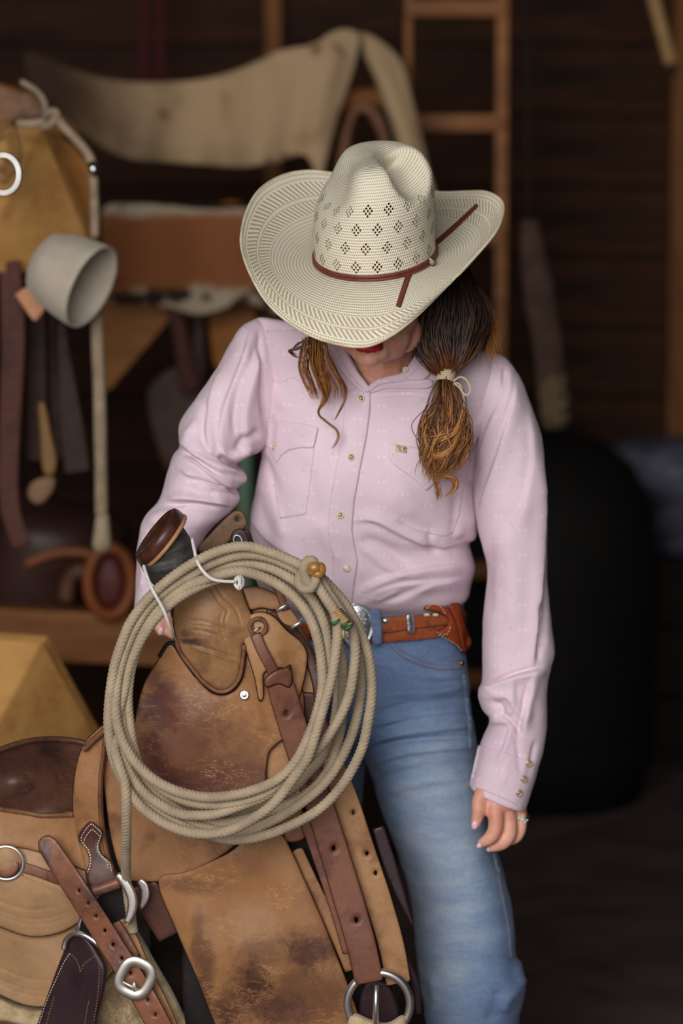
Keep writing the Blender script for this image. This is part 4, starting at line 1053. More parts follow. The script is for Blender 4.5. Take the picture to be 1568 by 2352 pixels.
# soften tiny kinks of the traced edge
for _ in range(6): E = (np.roll(E, 1, 0) + 2 * E + np.roll(E, -1, 0)) / 4
B = ringpt(phb, 1.004, np.full(NB_, .0))
outd = np.cos(phb)[:, None] * X_ * .9 + np.sin(phb)[:, None] * F_
Mc = B + outd * .062 - A_ * .012 * (0.5 + .5 * np.abs(np.sin(phb)))[:, None]
T = np.linspace(0, 1, 60)[:, None, None]
Bv = (1 - T) ** 2 * B + 2 * T * (1 - T) * Mc + T ** 2 * E
ln = np.r_[0, np.cumsum(np.linalg.norm(np.diff(Bv, axis=0), axis=2).mean(1))]; ln *= .112 / ln[-1]
f = [[i * NB_ + k, (i + 1) * NB_ + k, (i + 1) * NB_ + (k + 1) % NB_, i * NB_ + (k + 1) % NB_] for i in range(59) for k in range(NB_)]
uv = np.stack([np.tile(np.arange(NB_) / NB_, 60), np.repeat(ln, NB_)], -1)
br = build('brim', Bv.reshape(-1, 3), f, M_brim, hat, uv=uv)
l = br.data.uv_layers[0].data
for p in br.data.polygons:
    us = [l[i].uv[0] for i in p.loop_indices]
    if max(us) - min(us) > .5:
        for i in p.loop_indices:
            if l[i].uv[0] < .5: l[i].uv[0] += 1.0
md = br.modifiers.new('felt', 'SOLIDIFY'); md.thickness = .0024; md.offset = 0
M_bind = mat_rope('straw_binding', srgb(228, 218, 196), srgb(190, 172, 136))
build('brim_binding', *tube_geo(resample(np.vstack([E, E[:1]]), .0016)[:-1], .0023, sides=9, closed=True, twist=.009, lobes=3, lobe_amt=.22), M_bind, hat)
HDp = Near(Bv.reshape(-1, 3))
# band: two leather cords round the base
for k, (hh, r) in enumerate(((.0045, .0024), (.0090, .0024))):
    q = ringpt(np.linspace(0, 2 * PI, 200, endpoint=False), 1.028, np.full(200, hh)); build('hat_band', *tube_geo(q, r, sides=8, closed=True), M_hband, hat)
def on_brim(pts, off=-.0045): q = catmull(pts, 8); return q, HDp(q[:, 0], q[:, 1], off)
strap('band_tail', [(986, 570), (1010, 550), (1042, 522), (1072, 494), (1096, 470)], [11, 12, 12, 11, 9], lambda x, y: HDp(x, y, -.005), M_hband, hat, thick=.003, step=5, er=3)
strap('band_tail', [(972, 580), (952, 606), (938, 634), (926, 668), (914, 705)], [12, 12, 13, 13, 12], lambda x, y: HDp(x, y, -.005), M_hband, hat, thick=.003, step=5, er=3)
bq = P(985, 574, -.135); bq2 = ringpt(np.array([math.radians(32)]), 1.06, np.array([.007]))[0]
build('band_buckle', *box_geo(bq2, (.012, .005, .009), rotm('Y', .6) , bev=.0015), metal('dark_pewter', srgb(110, 98, 88), .4, .5), hat)
build('hat_band', *box_geo(bq2 + [-.010, -.003, -.003], (.006, .006, .008), rotm('Y', .6), bev=.0012), M_hband, hat)
# sweat band inside
q = ringpt(np.linspace(0, 2 * PI, 120, endpoint=False), .95, np.full(120, .0)); q2 = ringpt(np.linspace(0, 2 * PI, 120, endpoint=False), .95, np.full(120, .034))
build('sweat_band', np.vstack([q, q2]), [[k, (k + 1) % 120, 120 + (k + 1) % 120, 120 + k] for k in range(120)], M_hband, hat)

# ------------------------------------------------------------------ hair
M_hair = mat_hair()
def strands(name, guides, count, rad, parent, spread, tones, wav=0.0, seed=1, sides=4, lo=0.0, hi=1.0):
    """hair as many thin tapering locks interpolated between guide curves (px, py, Y)"""
    r = np.random.default_rng(seed); V_ = []; Fc = []; tone = []; n0 = 0
    G = [catmull(np.array([list(P(*q)) for q in g]), 10) for g in guides]
    m = min(len(g) for g in G); G = np.array([resample(g, np.linalg.norm(np.diff(g, axis=0), axis=1).sum() / 41)[:42] for g in G])
    for c in range(count):
        w = r.random(len(G)) ** 3; 
        k = r.integers(len(G)); w *= .35; w[k] += 1; w /= w.sum()
        p = np.tensordot(w, G, 1)
        s = np.linspace(0, 1, len(p))
        off = r.normal(size=3) * spread; off2 = r.normal(size=3) * spread
        sp = np.interp(s, np.linspace(0, 1, 7), tones['width'])
        p = p + (off * (1 - s)[:, None] + off2 * s[:, None]) * sp[:, None]
        if wav:
            a, b, c2 = r.random(3) * 6.28; fr = r.uniform(4, 8)
            p = p + wav * np.stack([np.sin(a + s * fr * 2), np.sin(b + s * fr * 1.7), .4 * np.sin(c2 + s * fr)], -1) * np.clip(s * 3, 0, 1)[:, None]
        end = r.uniform(.75, 1.0) if hi >= 1 else hi
        e_ = int(len(p) * end); p = p[:e_]; s = s[:e_]
        rr = rad * r.uniform(.5, 1.4) * np.clip((1 - s / s[-1]) * 5 + .12, 0, 1)
        vv, ff = tube_geo(p, rr, sides=sides)
        V_.append(vv); Fc += [[i + n0 for i in q] for q in ff]; n0 += len(vv)
        tt = np.interp(s, np.linspace(0, 1, len(tones['tone'])), tones['tone']) + r.normal() * tones.get('var', .12)
        tone.append(np.repeat(tt, sides))
    o = build(name, np.concatenate(V_), Fc, M_hair, parent)
    at = o.data.attributes.new('tone', 'FLOAT', 'POINT'); at.data.foreach_set('value', np.clip(np.concatenate(tone), 0, 1).astype(np.float32))
    return o
# mass of hair behind the head, gathered to the side
hv_rows = [(930, 560, 1050, 560, .03, .06), (930, 640, 1072, 632, .03, .07), (926, 700, 1106, 690, .025, .075), (930, 760, 1124, 750, .015, .07), (945, 805, 1112, 800, .0, .058), (978, 840, 1076, 836, -.02, .038), (1006, 858, 1044, 858, -.035, .022), (1012, 872, 1034, 872, -.04, .015)]
hv2, hf2, hi2 = pairloft(hv_rows, nu=80, nv=90, rough=.003, rscale=40)
cap_rings(hf2, hi2)
hair = build('hair', hv2, hf2, M_hair, person); hair['label'] = 'long brown hair gathered over one shoulder'
at = hair.data.attributes.new('tone', 'FLOAT', 'POINT'); at.data.foreach_set('value', np.full(len(hv2), .06, np.float32))
tie = (1022, 868, -.055)
gu = []
for (x, y, Y, xm, ym, Ym) in ((950, 600, -.01, 935, 760, -.045), (985, 600, -.03, 975, 750, -.065), (1020, 600, -.03, 1030, 750, -.07), (1050, 610, -.01, 1082, 740, -.055), (1066, 620, .03, 1122, 730, -.02), (1072, 640, .06, 1134, 760, .01), (965, 640, -.02, 950, 800, -.06)):
    gu.append([(x, y, Y), ((x + xm) / 2 + 8, (y + ym) / 2, (Y + Ym) / 2 - .006), (xm, ym, Ym), ((xm + tie[0]) / 2 + (8 if xm > 1022 else -6), ym + (tie[1] - ym) * .62, (Ym + tie[2]) / 2 - .008), tie])
strands('hair_strands', gu, 520, .0011, hair, .006, dict(width=[1, 1, 1, .9, .8, .5, .3], tone=[.05, .05, .06, .08, .12, .3, .42], var=.07), .0015, 3, hi=.999)['kind'] = 'stuff'
# tail below the tie, wavy and golden
gt = [[(1022, 866, -.055), (1006, 930, -.062), (974, 985, -.066), (988, 1040, -.07), (1000, 1080, -.07), (986, 1105, -.07)],
      [(1022, 866, -.055), (1020, 930, -.070), (1010, 985, -.078), (1030, 1020, -.082), (1010, 1060, -.08), (990, 1100, -.076)],
      [(1026, 866, -.055), (1040, 930, -.066), (1056, 975, -.070), (1052, 1015, -.076), (1022, 1050, -.082), (1000, 1090, -.076)],
      [(1020, 866, -.055), (1030, 920, -.072), (1030, 990, -.082), (1000, 1030, -.086), (985, 1070, -.08), (1000, 1110, -.074)],
      [(1026, 866, -.055), (1046, 940, -.064), (1062, 1000, -.068), (1058, 1040, -.07), (1030, 1070, -.074), (1005, 1085, -.074)]]
strands('ponytail', gt, 900, .0008, hair, .0066, dict(width=[.4, 1, 1.4, 1.5, 1.4, 1.3, 1.2], tone=[.1, .34, .46, .52, .58, .68, .82], var=.22), .0032, 5)['kind'] = 'stuff'
ge = [[(1000, 1060, -.08), (1010, 1090, -.078), (1045, 1100, -.076), (1048, 1120, -.074), (1020, 1142, -.07)], [(990, 1080, -.078), (1000, 1110, -.076), (1006, 1140, -.072), (1004, 1158, -.07)]]
strands('curl', ge, 34, .0008, hair, .0016, dict(width=[1, 1, 1, 1, 1, 1, 1], tone=[.7, .7, .7, .7, .8, .85], var=.15), .001, 6)['kind'] = 'stuff'
gl = [[(1062, 938, -.079), (1045, 985, -.092), (1012, 1004, -.094), (978, 1010, -.08)], [(1060, 990, -.08), (1040, 1030, -.094), (1005, 1050, -.094), (980, 1030, -.082)]]
strands('curl', gl, 40, .0010, hair, .0018, dict(width=[1] * 7, tone=[.75, .8, .85, .8], var=.1), .0006, 8, hi=.999)['kind'] = 'stuff'
# lock hanging on the other side of the face
gk = [[(736, 760, -.08), (738, 800, -.075), (745, 850, -.066), (756, 900, -.058), (730, 945, -.05), (748, 968, -.05), (774, 990, -.05), (774, 1012, -.05), (758, 1036, -.048)],
      [(722, 760, -.08), (716, 800, -.075), (720, 850, -.066), (745, 905, -.058), (755, 930, -.052)],
      [(700, 780, -.08), (690, 820, -.075), (688, 850, -.066), (702, 885, -.055), (718, 918, -.05)],
      [(745, 770, -.08), (752, 810, -.074), (772, 850, -.066), (794, 890, -.060), (792, 920, -.056), (766, 970, -.05)],
      [(730, 760, -.08), (728, 810, -.078), (736, 860, -.07), (752, 900, -.06), (754, 912, -.056)]]
strands('face_lock', [g_[:5] for g_ in gk], 120, .0005, hair, .0026, dict(width=[1.5, 1.4, 1.2, .9, .6, .4, .4], tone=[.35, .58, .66, .6, .6, .6, .7], var=.22), .0006, 11, hi=.999)['kind'] = 'stuff'
for gi_, (g_, c_) in enumerate(((gk[0], 16), (gk[3], 12), (gk[2], 8))):
    strands('face_lock', [g_], c_, .00045, hair, .0011, dict(width=[1, 1, 1, .9, .8, .8, .9], tone=[.25, .4, .45, .48, .55, .65, .75], var=.14), .0004, 30 + gi_, hi=.999)['kind'] = 'stuff'
gk2 = [[(720, 780, -.08), (690, 798, -.078), (664, 806, -.074), (680, 818, -.07), (706, 822, -.066)], [(712, 776, -.08), (684, 790, -.078), (672, 802, -.074)]]
strands('face_lock', gk2, 14, .0007, hair, .001, dict(width=[1] * 7, tone=[.15, .2, .25, .3], var=.08), .0003, 12)['kind'] = 'stuff'
# stray hairs at the back, rim light painted in as golden tone
gs = [[(1060, 610, .06), (1090, 680, .05), (1130, 730, .04), (1140, 780, .03), (1150, 800, .02)], [(1062, 620, .05), (1110, 690, .04), (1128, 760, .02), (1100, 810, -.01), (1075, 850, -.03)], [(1050, 640, .05), (1100, 720, .03), (1120, 800, .0), (1130, 860, -.02)]]
strands('stray_hairs', gs, 90, .0005, hair, .004, dict(width=[.6, 1, 1, 1.2, 1.4, 1.6, 1.8], tone=[.2, .4, .55, .7, .8], var=.15), .0018, 14)['kind'] = 'stuff'
# hair tie: pale cord wound round, with a bow loop
M_cord = mat_rope('cream_cord', srgb(214, 196, 164), srgb(180, 158, 124))
tc = P(1022, 868, -.055); ax = P(1016, 905, -.062) - P(1026, 835, -.045); ax /= np.linalg.norm(ax)
mb = MB(); s_ = np.cross(ax, [0, 1, 0]); s_ /= np.linalg.norm(s_); t_ = np.cross(ax, s_)
q = np.linspace(0, 5 * 2 * PI, 150); mb.add(*tube_geo(tc + ax * (np.linspace(-.009, .007, 150))[:, None] + .0125 * np.cos(q)[:, None] * s_ + .0125 * np.sin(q)[:, None] * t_, .0019, sides=7))
mb.add(*tube_geo(path3([(1040, 876), (1056, 866), (1072, 874), (1080, 896), (1070, 908), (1054, 890), (1042, 880)], lambda x, y: np.full(len(x), -.075)), .0015, sides=6))
mb.add(*tube_geo(path3([(1042, 878), (1056, 884), (1064, 910), (1066, 950)], lambda x, y: np.full(len(x), -.07)), .0014, sides=6))
tie_o = mb.build('hair_tie', M_cord, hair); tie_o['label'] = 'cream cord tie'
# ------------------------------------------------------------------ coiled lasso
M_rope = mat_rope('lasso_rope', srgb(182, 164, 138), srgb(150, 134, 112))
M_rawhide = plain('amber_rawhide', srgb(168, 118, 52), 0.25, 0.2, 60, 0.2, spec=0.6)
lasso = thing('lasso_rope', 'tan twisted lasso rope coiled and hung from the saddle horn', 'rope', P(552, 1930, -.28))
ro = [  # x, y, depth: one continuous rope, turn after turn, clockwise from the knot
 (706, 1310, -.300), (718, 1328, -.312), (745, 1369, -.316), (768, 1405, -.320), (775, 1450, -.322), (770, 1501, -.324), (762, 1555, -.325), (749, 1602, -.326), (730, 1667, -.327), (710, 1732, -.328), (686, 1770, -.328), (637, 1836, -.326), (593, 1873, -.324), (523, 1909, -.320), (447, 1914, -.317), (382, 1894, -.313), (328, 1857, -.31), (301, 1825, -.308), (278, 1788, -.306), (258, 1732, -.304), (249, 1670, -.302), (252, 1600, -.300), (264, 1525, -.298), (282, 1470, -.297), (302, 1425, -.296), (344, 1370, -.294), (410, 1315, -.292), (475, 1277, -.290), (530, 1258, -.288), (575, 1256, -.288), (640, 1275, -.288), (692, 1299, -.290),
 (735, 1325, -.284), (762, 1352, -.280), (792, 1386, -.276), (821, 1436, -.274), (839, 1482, -.273), (850, 1530, -.272), (854, 1590, -.272), (847, 1645, -.272), (834, 1710, -.272), (810, 1764, -.273), (778, 1814, -.275), (734, 1858, -.277), (680, 1890, -.278), (615, 1917, -.28), (550, 1929, -.282), (500, 1924, -.285), (430, 1902, -.292), (372, 1868, -.294), (322, 1820, -.294), (288, 1764, -.292), (268, 1700, -.288), (262, 1640, -.285), (270, 1560, -.282), (290, 1490, -.280), (314, 1432, -.280), (362, 1378, -.279), (425, 1330, -.278), (490, 1292, -.277), (552, 1274, -.277), (610, 1278, -.277), (665, 1300, -.276),
 (712, 1330, -.270), (752, 1362, -.268), (785, 1405, -.266), (812, 1450, -.264), (826, 1500, -.262), (829, 1560, -.262), (827, 1602, -.262), (817, 1656, -.262), (799, 1710, -.263), (773, 1760, -.265), (741, 1803, -.268), (691, 1845, -.27), (637, 1879, -.272), (582, 1904, -.274), (530, 1912, -.276), (470, 1900, -.280), (410, 1880, -.284), (350, 1842, -.284), (305, 1790, -.282), (284, 1730, -.278), (274, 1670, -.274), (275, 1600, -.272), (286, 1530, -.270), (314, 1455, -.269), (360, 1392, -.268), (425, 1340, -.266), (490, 1306, -.266), (552, 1293, -.266), (615, 1303, -.268), (658, 1323, -.272),
 (697, 1351, -.280), (723, 1386, -.286), (745, 1436, -.292), (752, 1490, -.298), (750, 1544, -.302), (744, 1590, -.306), (735, 1640, -.307), (712, 1700, -.308), (684, 1750, -.308), (646, 1796, -.306), (600, 1826, -.304), (545, 1843, -.302), (490, 1848, -.300), (430, 1840, -.300), (372, 1812, -.298), (326, 1768, -.295), (296, 1716, -.291), (280, 1660, -.288), (281, 1590, -.286), (297, 1520, -.285), (330, 1445, -.285), (380, 1384, -.284), (440, 1343, -.283), (500, 1322, -.282), (552, 1312, -.282), (610, 1328, -.284), (655, 1354, -.288),
 (691, 1388, -.294), (719, 1436, -.300), (734, 1490, -.306), (739, 1533, -.310), (740, 1585, -.314), (722, 1656, -.316), (700, 1710, -.316), (671, 1760, -.316), (626, 1797, -.315), (572, 1818, -.314), (533, 1827, -.313), (468, 1831, -.312), (403, 1816, -.311), (349, 1788, -.310), (310, 1750, -.308), (281, 1702, -.306), (266, 1645, -.302), (266, 1590, -.298), (278, 1525, -.293), (306, 1450, -.290), (352, 1382, -.287), (420, 1330, -.280), (485, 1296, -.272), (552, 1282, -.262), (620, 1296, -.258), (690, 1330, -.260), (745, 1370, -.268),
 (785, 1408, -.284), (808, 1440, -.292), (815, 1482, -.296), (814, 1525, -.299), (806, 1577, -.301), (793, 1620, -.303), (769, 1667, -.305), (739, 1710, -.307), (705, 1746, -.307), (664, 1786, -.304), (616, 1824, -.301), (561, 1847, -.300), (520, 1862, -.300), (479, 1872, -.300), (414, 1870, -.300), (360, 1844, -.300), (322, 1812, -.299), (298, 1776, -.298), (277, 1722, -.297), (268, 1660, -.294), (284, 1590, -.290), (300, 1520, -.288), (335, 1450, -.287), (385, 1392, -.285), (445, 1352, -.282), (500, 1330, -.270), (552, 1318, -.258), (610, 1318, -.252), (670, 1345, -.250), (720, 1385, -.250),
 (758, 1430, -.250), (780, 1485, -.250), (787, 1540, -.250), (786, 1600, -.251), (784, 1660, -.252), (772, 1718, -.254), (756, 1764, -.256), (734, 1797, -.259), (698, 1828, -.262), (648, 1852, -.265), (590, 1872, -.268), (540, 1886, -.270), (490, 1890, -.272), (440, 1878, -.274), (390, 1846, -.278), (348, 1806, -.282), (318, 1756, -.284), (303, 1700, -.284), (295, 1640, -.284), (294, 1585, -.284), (306, 1515, -.284), (340, 1440, -.284), (392, 1378, -.283), (452, 1340, -.280), (510, 1318, -.262), (565, 1300, -.246), (620, 1310, -.240), (680, 1340, -.238), (730, 1390, -.238),
 (762, 1450, -.238), (776, 1520, -.238), (776, 1600, -.238), (764, 1680, -.239), (742, 1736, -.241), (710, 1772, -.244), (680, 1804, -.247), (640, 1834, -.250), (575, 1860, -.253), (530, 1868, -.256), (480, 1862, -.260), (420, 1836, -.264), (362, 1800, -.268), (316, 1752, -.272), (290, 1700, -.275), (270, 1690, -.296), (262, 1720, -.306), (274, 1762, -.314), (287, 1800, -.316), (290, 1850, -.312), (290, 1920, -.285), (289, 1980, -.245), (291, 2030, -.206), (297, 2080, -.196), (306, 2140, -.190)]
rp = np.array(ro); 
# start-of-tail is a separate end: the coil ends hidden behind the left side, the tail leaves it there
q3 = P(rp[:, 0], rp[:, 1], rp[:, 2])
cpath = catmull(q3, 8); cpath = resample(cpath, .0015)
for _ in range(22): cpath[1:-1] = (cpath[:-2] + 2 * cpath[1:-1] + cpath[2:]) / 4
v, f = tube_geo(cpath, .0071, sides=22, twist=.0235, lobes=4, lobe_amt=.22)
build('coil', v, f, M_rope, lasso)
# loose fibres standing off the rope
mb = MB(); rr_ = np.random.default_rng(4); Tn, Nn, Bn = frames(cpath)
for i in rr_.integers(5, len(cpath) - 5, 9000):
    a = rr_.random() * 2 * PI; d = math.cos(a) * Nn[i] + math.sin(a) * Bn[i]; p0 = cpath[i] + d * .0062; l_ = rr_.uniform(.0012, .0030)
    p1 = p0 + d * l_ * .6 + Tn[i] * l_ * rr_.uniform(-1, 1); w = Tn[i] * .00016
    mb.add([p0 - w, p0 + w, p1], [[0, 1, 2]])
fz = mb.build('loose_fibres', M_rope, lasso); fz['kind'] = 'stuff'
# knot (honda) with rawhide burner, laced with green thread
kn_pts = [P(*q) for q in ((692, 1318, -.300), (686, 1334, -.314), (694, 1350, -.324), (712, 1352, -.326), (724, 1334, -.322), (726, 1306, -.312), (718, 1288, -.304), (704, 1290, -.300), (698, 1310, -.308), (706, 1336, -.322), (724, 1352, -.318))]
kp = resample(catmull(np.array(kn_pts), 8), .002)
build('knot', *tube_geo(kp, .0068, sides=16, twist=.0235, lobes=4, lobe_amt=.22), M_rope, lasso)
mb = MB(); mb.add(*sphere_geo(P(723, 1305, -.324), (.010, .007, .009), 16, 10)); mb.add(*sphere_geo(P(735, 1308, -.322), (.008, .007, .010), 16, 10)); mb.add(*sphere_geo(P(730, 1318, -.324), (.008, .006, .006), 14, 10)); mb.add(*sphere_geo(P(716, 1312, -.323), (.006, .006, .006), 14, 10))
build('knot_end', np.concatenate(mb.v), mb.f, M_rawhide, lasso)
kt2 = resample(catmull(np.array([P(*q) for q in ((722, 1300, -.296), (738, 1330, -.298), (756, 1362, -.300), (776, 1392, -.302), (792, 1418, -.304), (800, 1440, -.304))]), 8), .002)
build('rope_end', *tube_geo(kt2, .0058, sides=16, twist=.0235, lobes=4, lobe_amt=.22), M_rope, lasso)
M_lace = mat_rope('pale_lacing', srgb(214, 186, 130), srgb(176, 142, 88)); M_green = plain('green_thread', srgb(58, 112, 72), .8, .1)
mb = MB(); mg = MB()
for k in range(9):
    x = 770 + k * 3.6; y = 1402 + k * 4.0
    s = P([x - 9, x, x + 13], [y + 8, y, y - 3], [-.322, -.331, -.316]); mb.add(*tube_geo(s, .0016, sides=6))
for (x, y) in ((768, 1430), (790, 1434), (798, 1442)):
    s = P([x - 5, x + 3, x + 12], [y + 4, y - 1, y - 8], [-.330, -.336, -.326]); mg.add(*tube_geo(s, [.0026, .002, .0012], sides=6))
mb.add(*tube_geo(P([784, 786, 787], [1440, 1452, 1464], [-.318, -.322, -.320]), [.002, .003, .0034], sides=7))
build('lacing', np.concatenate(mb.v), mb.f, M_lace, lasso); build('green_thread', np.concatenate(mg.v), mg.f, M_green, lasso)
# white cord that ties the coil to the horn
M_white = mat_rope('white_cord', srgb(232, 228, 222), srgb(200, 196, 190))
cord = thing('tie_cord', 'thin white cord looped over the coil to the horn', 'cord', P(545, 1350, -.30))
wp = [(398, 1462, -.265), (390, 1440, -.290), (375, 1400, -.303), (352, 1358, -.302), (338, 1325, -.290), (330, 1300, -.270)]
build('strand', *tube_geo(resample(catmull(np.array([P(*q) for q in wp]), 8), .0015), .0024, sides=9, twist=.009, lobes=3, lobe_amt=.2), M_white, cord)
wp = [(441, 1238, -.265), (446, 1262, -.278), (453, 1290, -.296), (468, 1314, -.304), (488, 1330, -.304), (512, 1335, -.300), (538, 1336, -.293)]
build('strand', *tube_geo(resample(catmull(np.array([P(*q) for q in wp]), 8), .0015), .0024, sides=9, twist=.009, lobes=3, lobe_amt=.2), M_white, cord)
a = np.linspace(0, 6 * PI, 90); kc = P(549, 1339, -.293)
build('knot', *tube_geo(kc + np.stack([.006 * np.sin(a) * np.cos(a * .35), .005 * np.cos(a * .7), .0075 * np.cos(a) ], -1), .0024, sides=8, twist=.009, lobes=3, lobe_amt=.2), M_white, cord)
# ------------------------------------------------------------------ saddle, nose up, off side to the camera
sroot = P(420, 2352, -.10) * [1, 1, 1]; sroot[2] = P(420, 2352, -.1)[2]
saddle = thing('saddle', 'worn brown leather saddle with roping horn tilted nose up', 'saddle', sroot)
SD = IDW([(0, 1800, -.10), (100, 1900, -.13), (230, 1800, -.165), (330, 1650, -.180), (450, 1650, -.205), (470, 1450, -.205), (600, 1500, -.205), (720, 1500, -.18), (760, 1650, -.185), (560, 1950, -.195), (600, 2200, -.205), (420, 2300, -.18), (100, 2150, -.13), (0, 2250, -.11), (230, 2050, -.17), (840, 2250, -.20), (300, 2250, -.17)])
def at_(off): return lambda x, y: SD(x, y) + off
rt = sroot
T1, T2, T3 = srgb(152, 108, 68), srgb(104, 68, 48), srgb(196, 150, 102)
PURP = srgb(86, 48, 46)
M_l_fender = leather('fender_leather', T1, srgb(128, 86, 58), T3, .5, 9, .5, scratch=.6, root=rt, spotcol=srgb(64, 36, 33),
                     spots=[(715, 2190, -.21, .050, .035, .9), (585, 2270, -.21, .035, .05, .95), (645, 2330, -.21, .06, .035, .8), (470, 2260, -.2, .018, .08, .7), (520, 2330, -.2, .03, .05, .8), (430, 2040, -.19, .05, .012, .5), (600, 2200, -.21, .05, .03, .5), (700, 2290, -.21, .07, .06, .6), (455, 2180, -.2, .012, .05, .6)])
M_l_flap = leather('stained_flap_leather', T1, srgb(122, 82, 58), T3, .55, 10, .5, scratch=.55, root=rt, spotcol=PURP,
                   spots=[(370, 1640, -.21, .045, .045, .95), (350, 1740, -.21, .035, .06, .95), (440, 1800, -.21, .10, .03, .9), (560, 1790, -.21, .06, .03, .8), (345, 1560, -.21, .015, .03, .7), (420, 1710, -.21, .095, .075, .72), (530, 1770, -.21, .07, .045, .55)])
M_l_tan = leather('tan_leather', srgb(166, 124, 84), srgb(128, 88, 58), srgb(192, 152, 108), .4, 12, .5, scratch=.3)
M_l_swell = leather('swell_leather', srgb(152, 112, 74), srgb(112, 78, 54), srgb(184, 142, 98), .45, 14, .48, scratch=.25, root=rt, spotcol=srgb(62, 44, 44), spots=[(440, 1478, -.24, .018, .006, 1.0), (425, 1462, -.24, .010, .008, .7)])
M_l_orange = leather('orange_tan_leather', srgb(156, 112, 74), srgb(114, 76, 52), srgb(182, 136, 92), .45, 18, .5, scratch=.3)
M_l_skirt = leather('pale_skirt_leather', srgb(168, 132, 96), srgb(142, 108, 76), srgb(188, 154, 116), .35, 8, .55, scratch=.15)
M_l_seat = leather('dark_seat_leather', srgb(84, 54, 42), srgb(48, 30, 30), srgb(140, 96, 62), .5, 12, .4, scratch=.35)
M_l_latigo = leather('latigo_leather', srgb(124, 80, 60), srgb(80, 46, 44), srgb(150, 98, 70), .6, 11, .42, scratch=.3)
M_l_billet = leather('billet_leather', srgb(138, 90, 66), srgb(82, 54, 52), srgb(170, 112, 70), .6, 16, .38, scratch=.35)
M_l_dark = leather('dark_purple_leather', srgb(52, 34, 40), srgb(34, 24, 30), None, .5, 14, .4)
M_l_patch = leather('rigging_patch_leather', srgb(86, 52, 44), srgb(52, 32, 30), srgb(140, 80, 56), .5, 26, .38, scratch=.3)
M_l_edge = leather('leather_edge', srgb(122, 82, 56), srgb(78, 48, 38), None, .4, 30, .5)
M_black = plain('black_leather', srgb(26, 21, 20), .6, .2, 20, .2)
M_fleece = plain('saddle_fleece', srgb(196, 174, 138), .95, .15, 50, 1.0, dark=srgb(150, 124, 90), sheen=.3)
M_wrap = leather('black_horn_wrap', srgb(62, 60, 58), srgb(32, 33, 36), srgb(112, 104, 88), .45, 26, .6, scratch=.5)
M_cap = leather('horn_cap_leather', srgb(80, 46, 36), srgb(40, 24, 22), srgb(150, 104, 66), .5, 30, .3, scratch=.5)
M_chrome = metal('bright_chrome', srgb(245, 245, 245), .34)
M_pewter = metal('brushed_steel', srgb(236, 232, 224), .42)

# tree: the hidden wooden body that carries everything
tv_, tf_, ti_ = pairloft([(-60, 1830, 150, 1760, .09, .09), (60, 1880, 270, 1690, .08, .10), (230, 1900, 400, 1600, .0, .12), (330, 1880, 500, 1520, -.06, .10), (420, 1800, 660, 1480, -.08, .09), (520, 1780, 700, 1560, -.09, .07)], nu=40, nv=50)
cap_rings(tf_, ti_); build('saddle_tree', tv_, tf_, M_black, saddle)
# fleece-lined skirts behind
def fleece(name, outl, off):
    o = panel(name, outl, at_(off), M_fleece, saddle, thick=.022, step=12, er=8, noise_amp=.004); return o
fleece('fleece_lining', [(-45, 2270), (60, 2316), (200, 2296), (250, 2180), (300, 2130), (360, 2220), (420, 2330), (440, 2410), (180, 2410), (60, 2360), (-45, 2330)], .035)
rr2 = np.random.default_rng(9); mb = MB(); SDf = at_(.032)
for k in range(2600):
    x = rr2.uniform(215, 420); y = rr2.uniform(2150, 2400)
    if x > 300 + (y - 2130) * .48 or x < 330 - (y - 2130) * .6: continue
    p0 = P(x, y, float(SDf(x, y)[0])); d = np.array([rr2.normal() * .5 + .2, -.6, -.6 + rr2.normal() * .4]) * rr2.uniform(.005, .012)
    w = np.array([.0004, 0, .0002]); mb.add([p0 - w, p0 + w, p0 + d * .6 + [0, 0, -.001], p0 + d], [[0, 1, 2], [1, 3, 2]])
o = mb.build('fleece_fibres', M_fleece, saddle); o['kind'] = 'stuff'
# lower skirt, rear jockey
tool = lambda L, a=-.0012, w=2.6: [(q, w, a) for q in L]
panel('skirt', [(-45, 2080), (60, 2120), (180, 2090), (250, 2070), (292, 2130), (262, 2228), (190, 2296), (120, 2312), (60, 2310), (0, 2286), (-45, 2262)], at_(.012), M_l_skirt, saddle, thick=.006, step=4.5, er=6,
      fold=tool([[(-40, 2228), (0, 2250), (60, 2272), (120, 2276), (180, 2262), (235, 2205)], [(-40, 2238), (0, 2260), (60, 2283), (120, 2288), (185, 2272), (245, 2208)], [(-40, 2200), (0, 2222), (60, 2246), (120, 2250), (175, 2236)]]))
panel('rear_jockey', [(-45, 1915), (60, 1940), (130, 1962), (200, 1992), (250, 2040), (240, 2072), (200, 2106), (140, 2142), (70, 2152), (0, 2130), (-45, 2108)], at_(-.002), M_l_skirt, saddle, thick=.007, step=4.5, er=7, dome=.008,
      fold=tool([[(-40, 2072), (0, 2092), (70, 2112), (140, 2102), (195, 2072)], [(-40, 2082), (0, 2102), (70, 2122), (142, 2112), (202, 2080)], [(-40, 2050), (0, 2070), (70, 2090), (140, 2080)]]))
panel('seat_side', [(-45, 1838), (0, 1852), (100, 1870), (172, 1866), (186, 1940), (204, 2000), (130, 1972), (60, 1950), (-45, 1930)], at_(-.010), M_l_orange, saddle, thick=.007, step=9, er=6)
def seatY(x, y):
    x = np.ravel(x); y = np.ravel(y); return SD(x, y) - .004 + .045 * np.exp(-(((x - 60) / 110) ** 2) - (((y - 1785) / 62) ** 2))
panel('seat', [(-45, 1742), (0, 1722), (60, 1703), (120, 1698), (180, 1704), (200, 1716), (190, 1760), (172, 1820), (168, 1868), (100, 1872), (0, 1858), (-45, 1846)], seatY, M_l_seat, saddle, thick=.008, step=8, er=5)
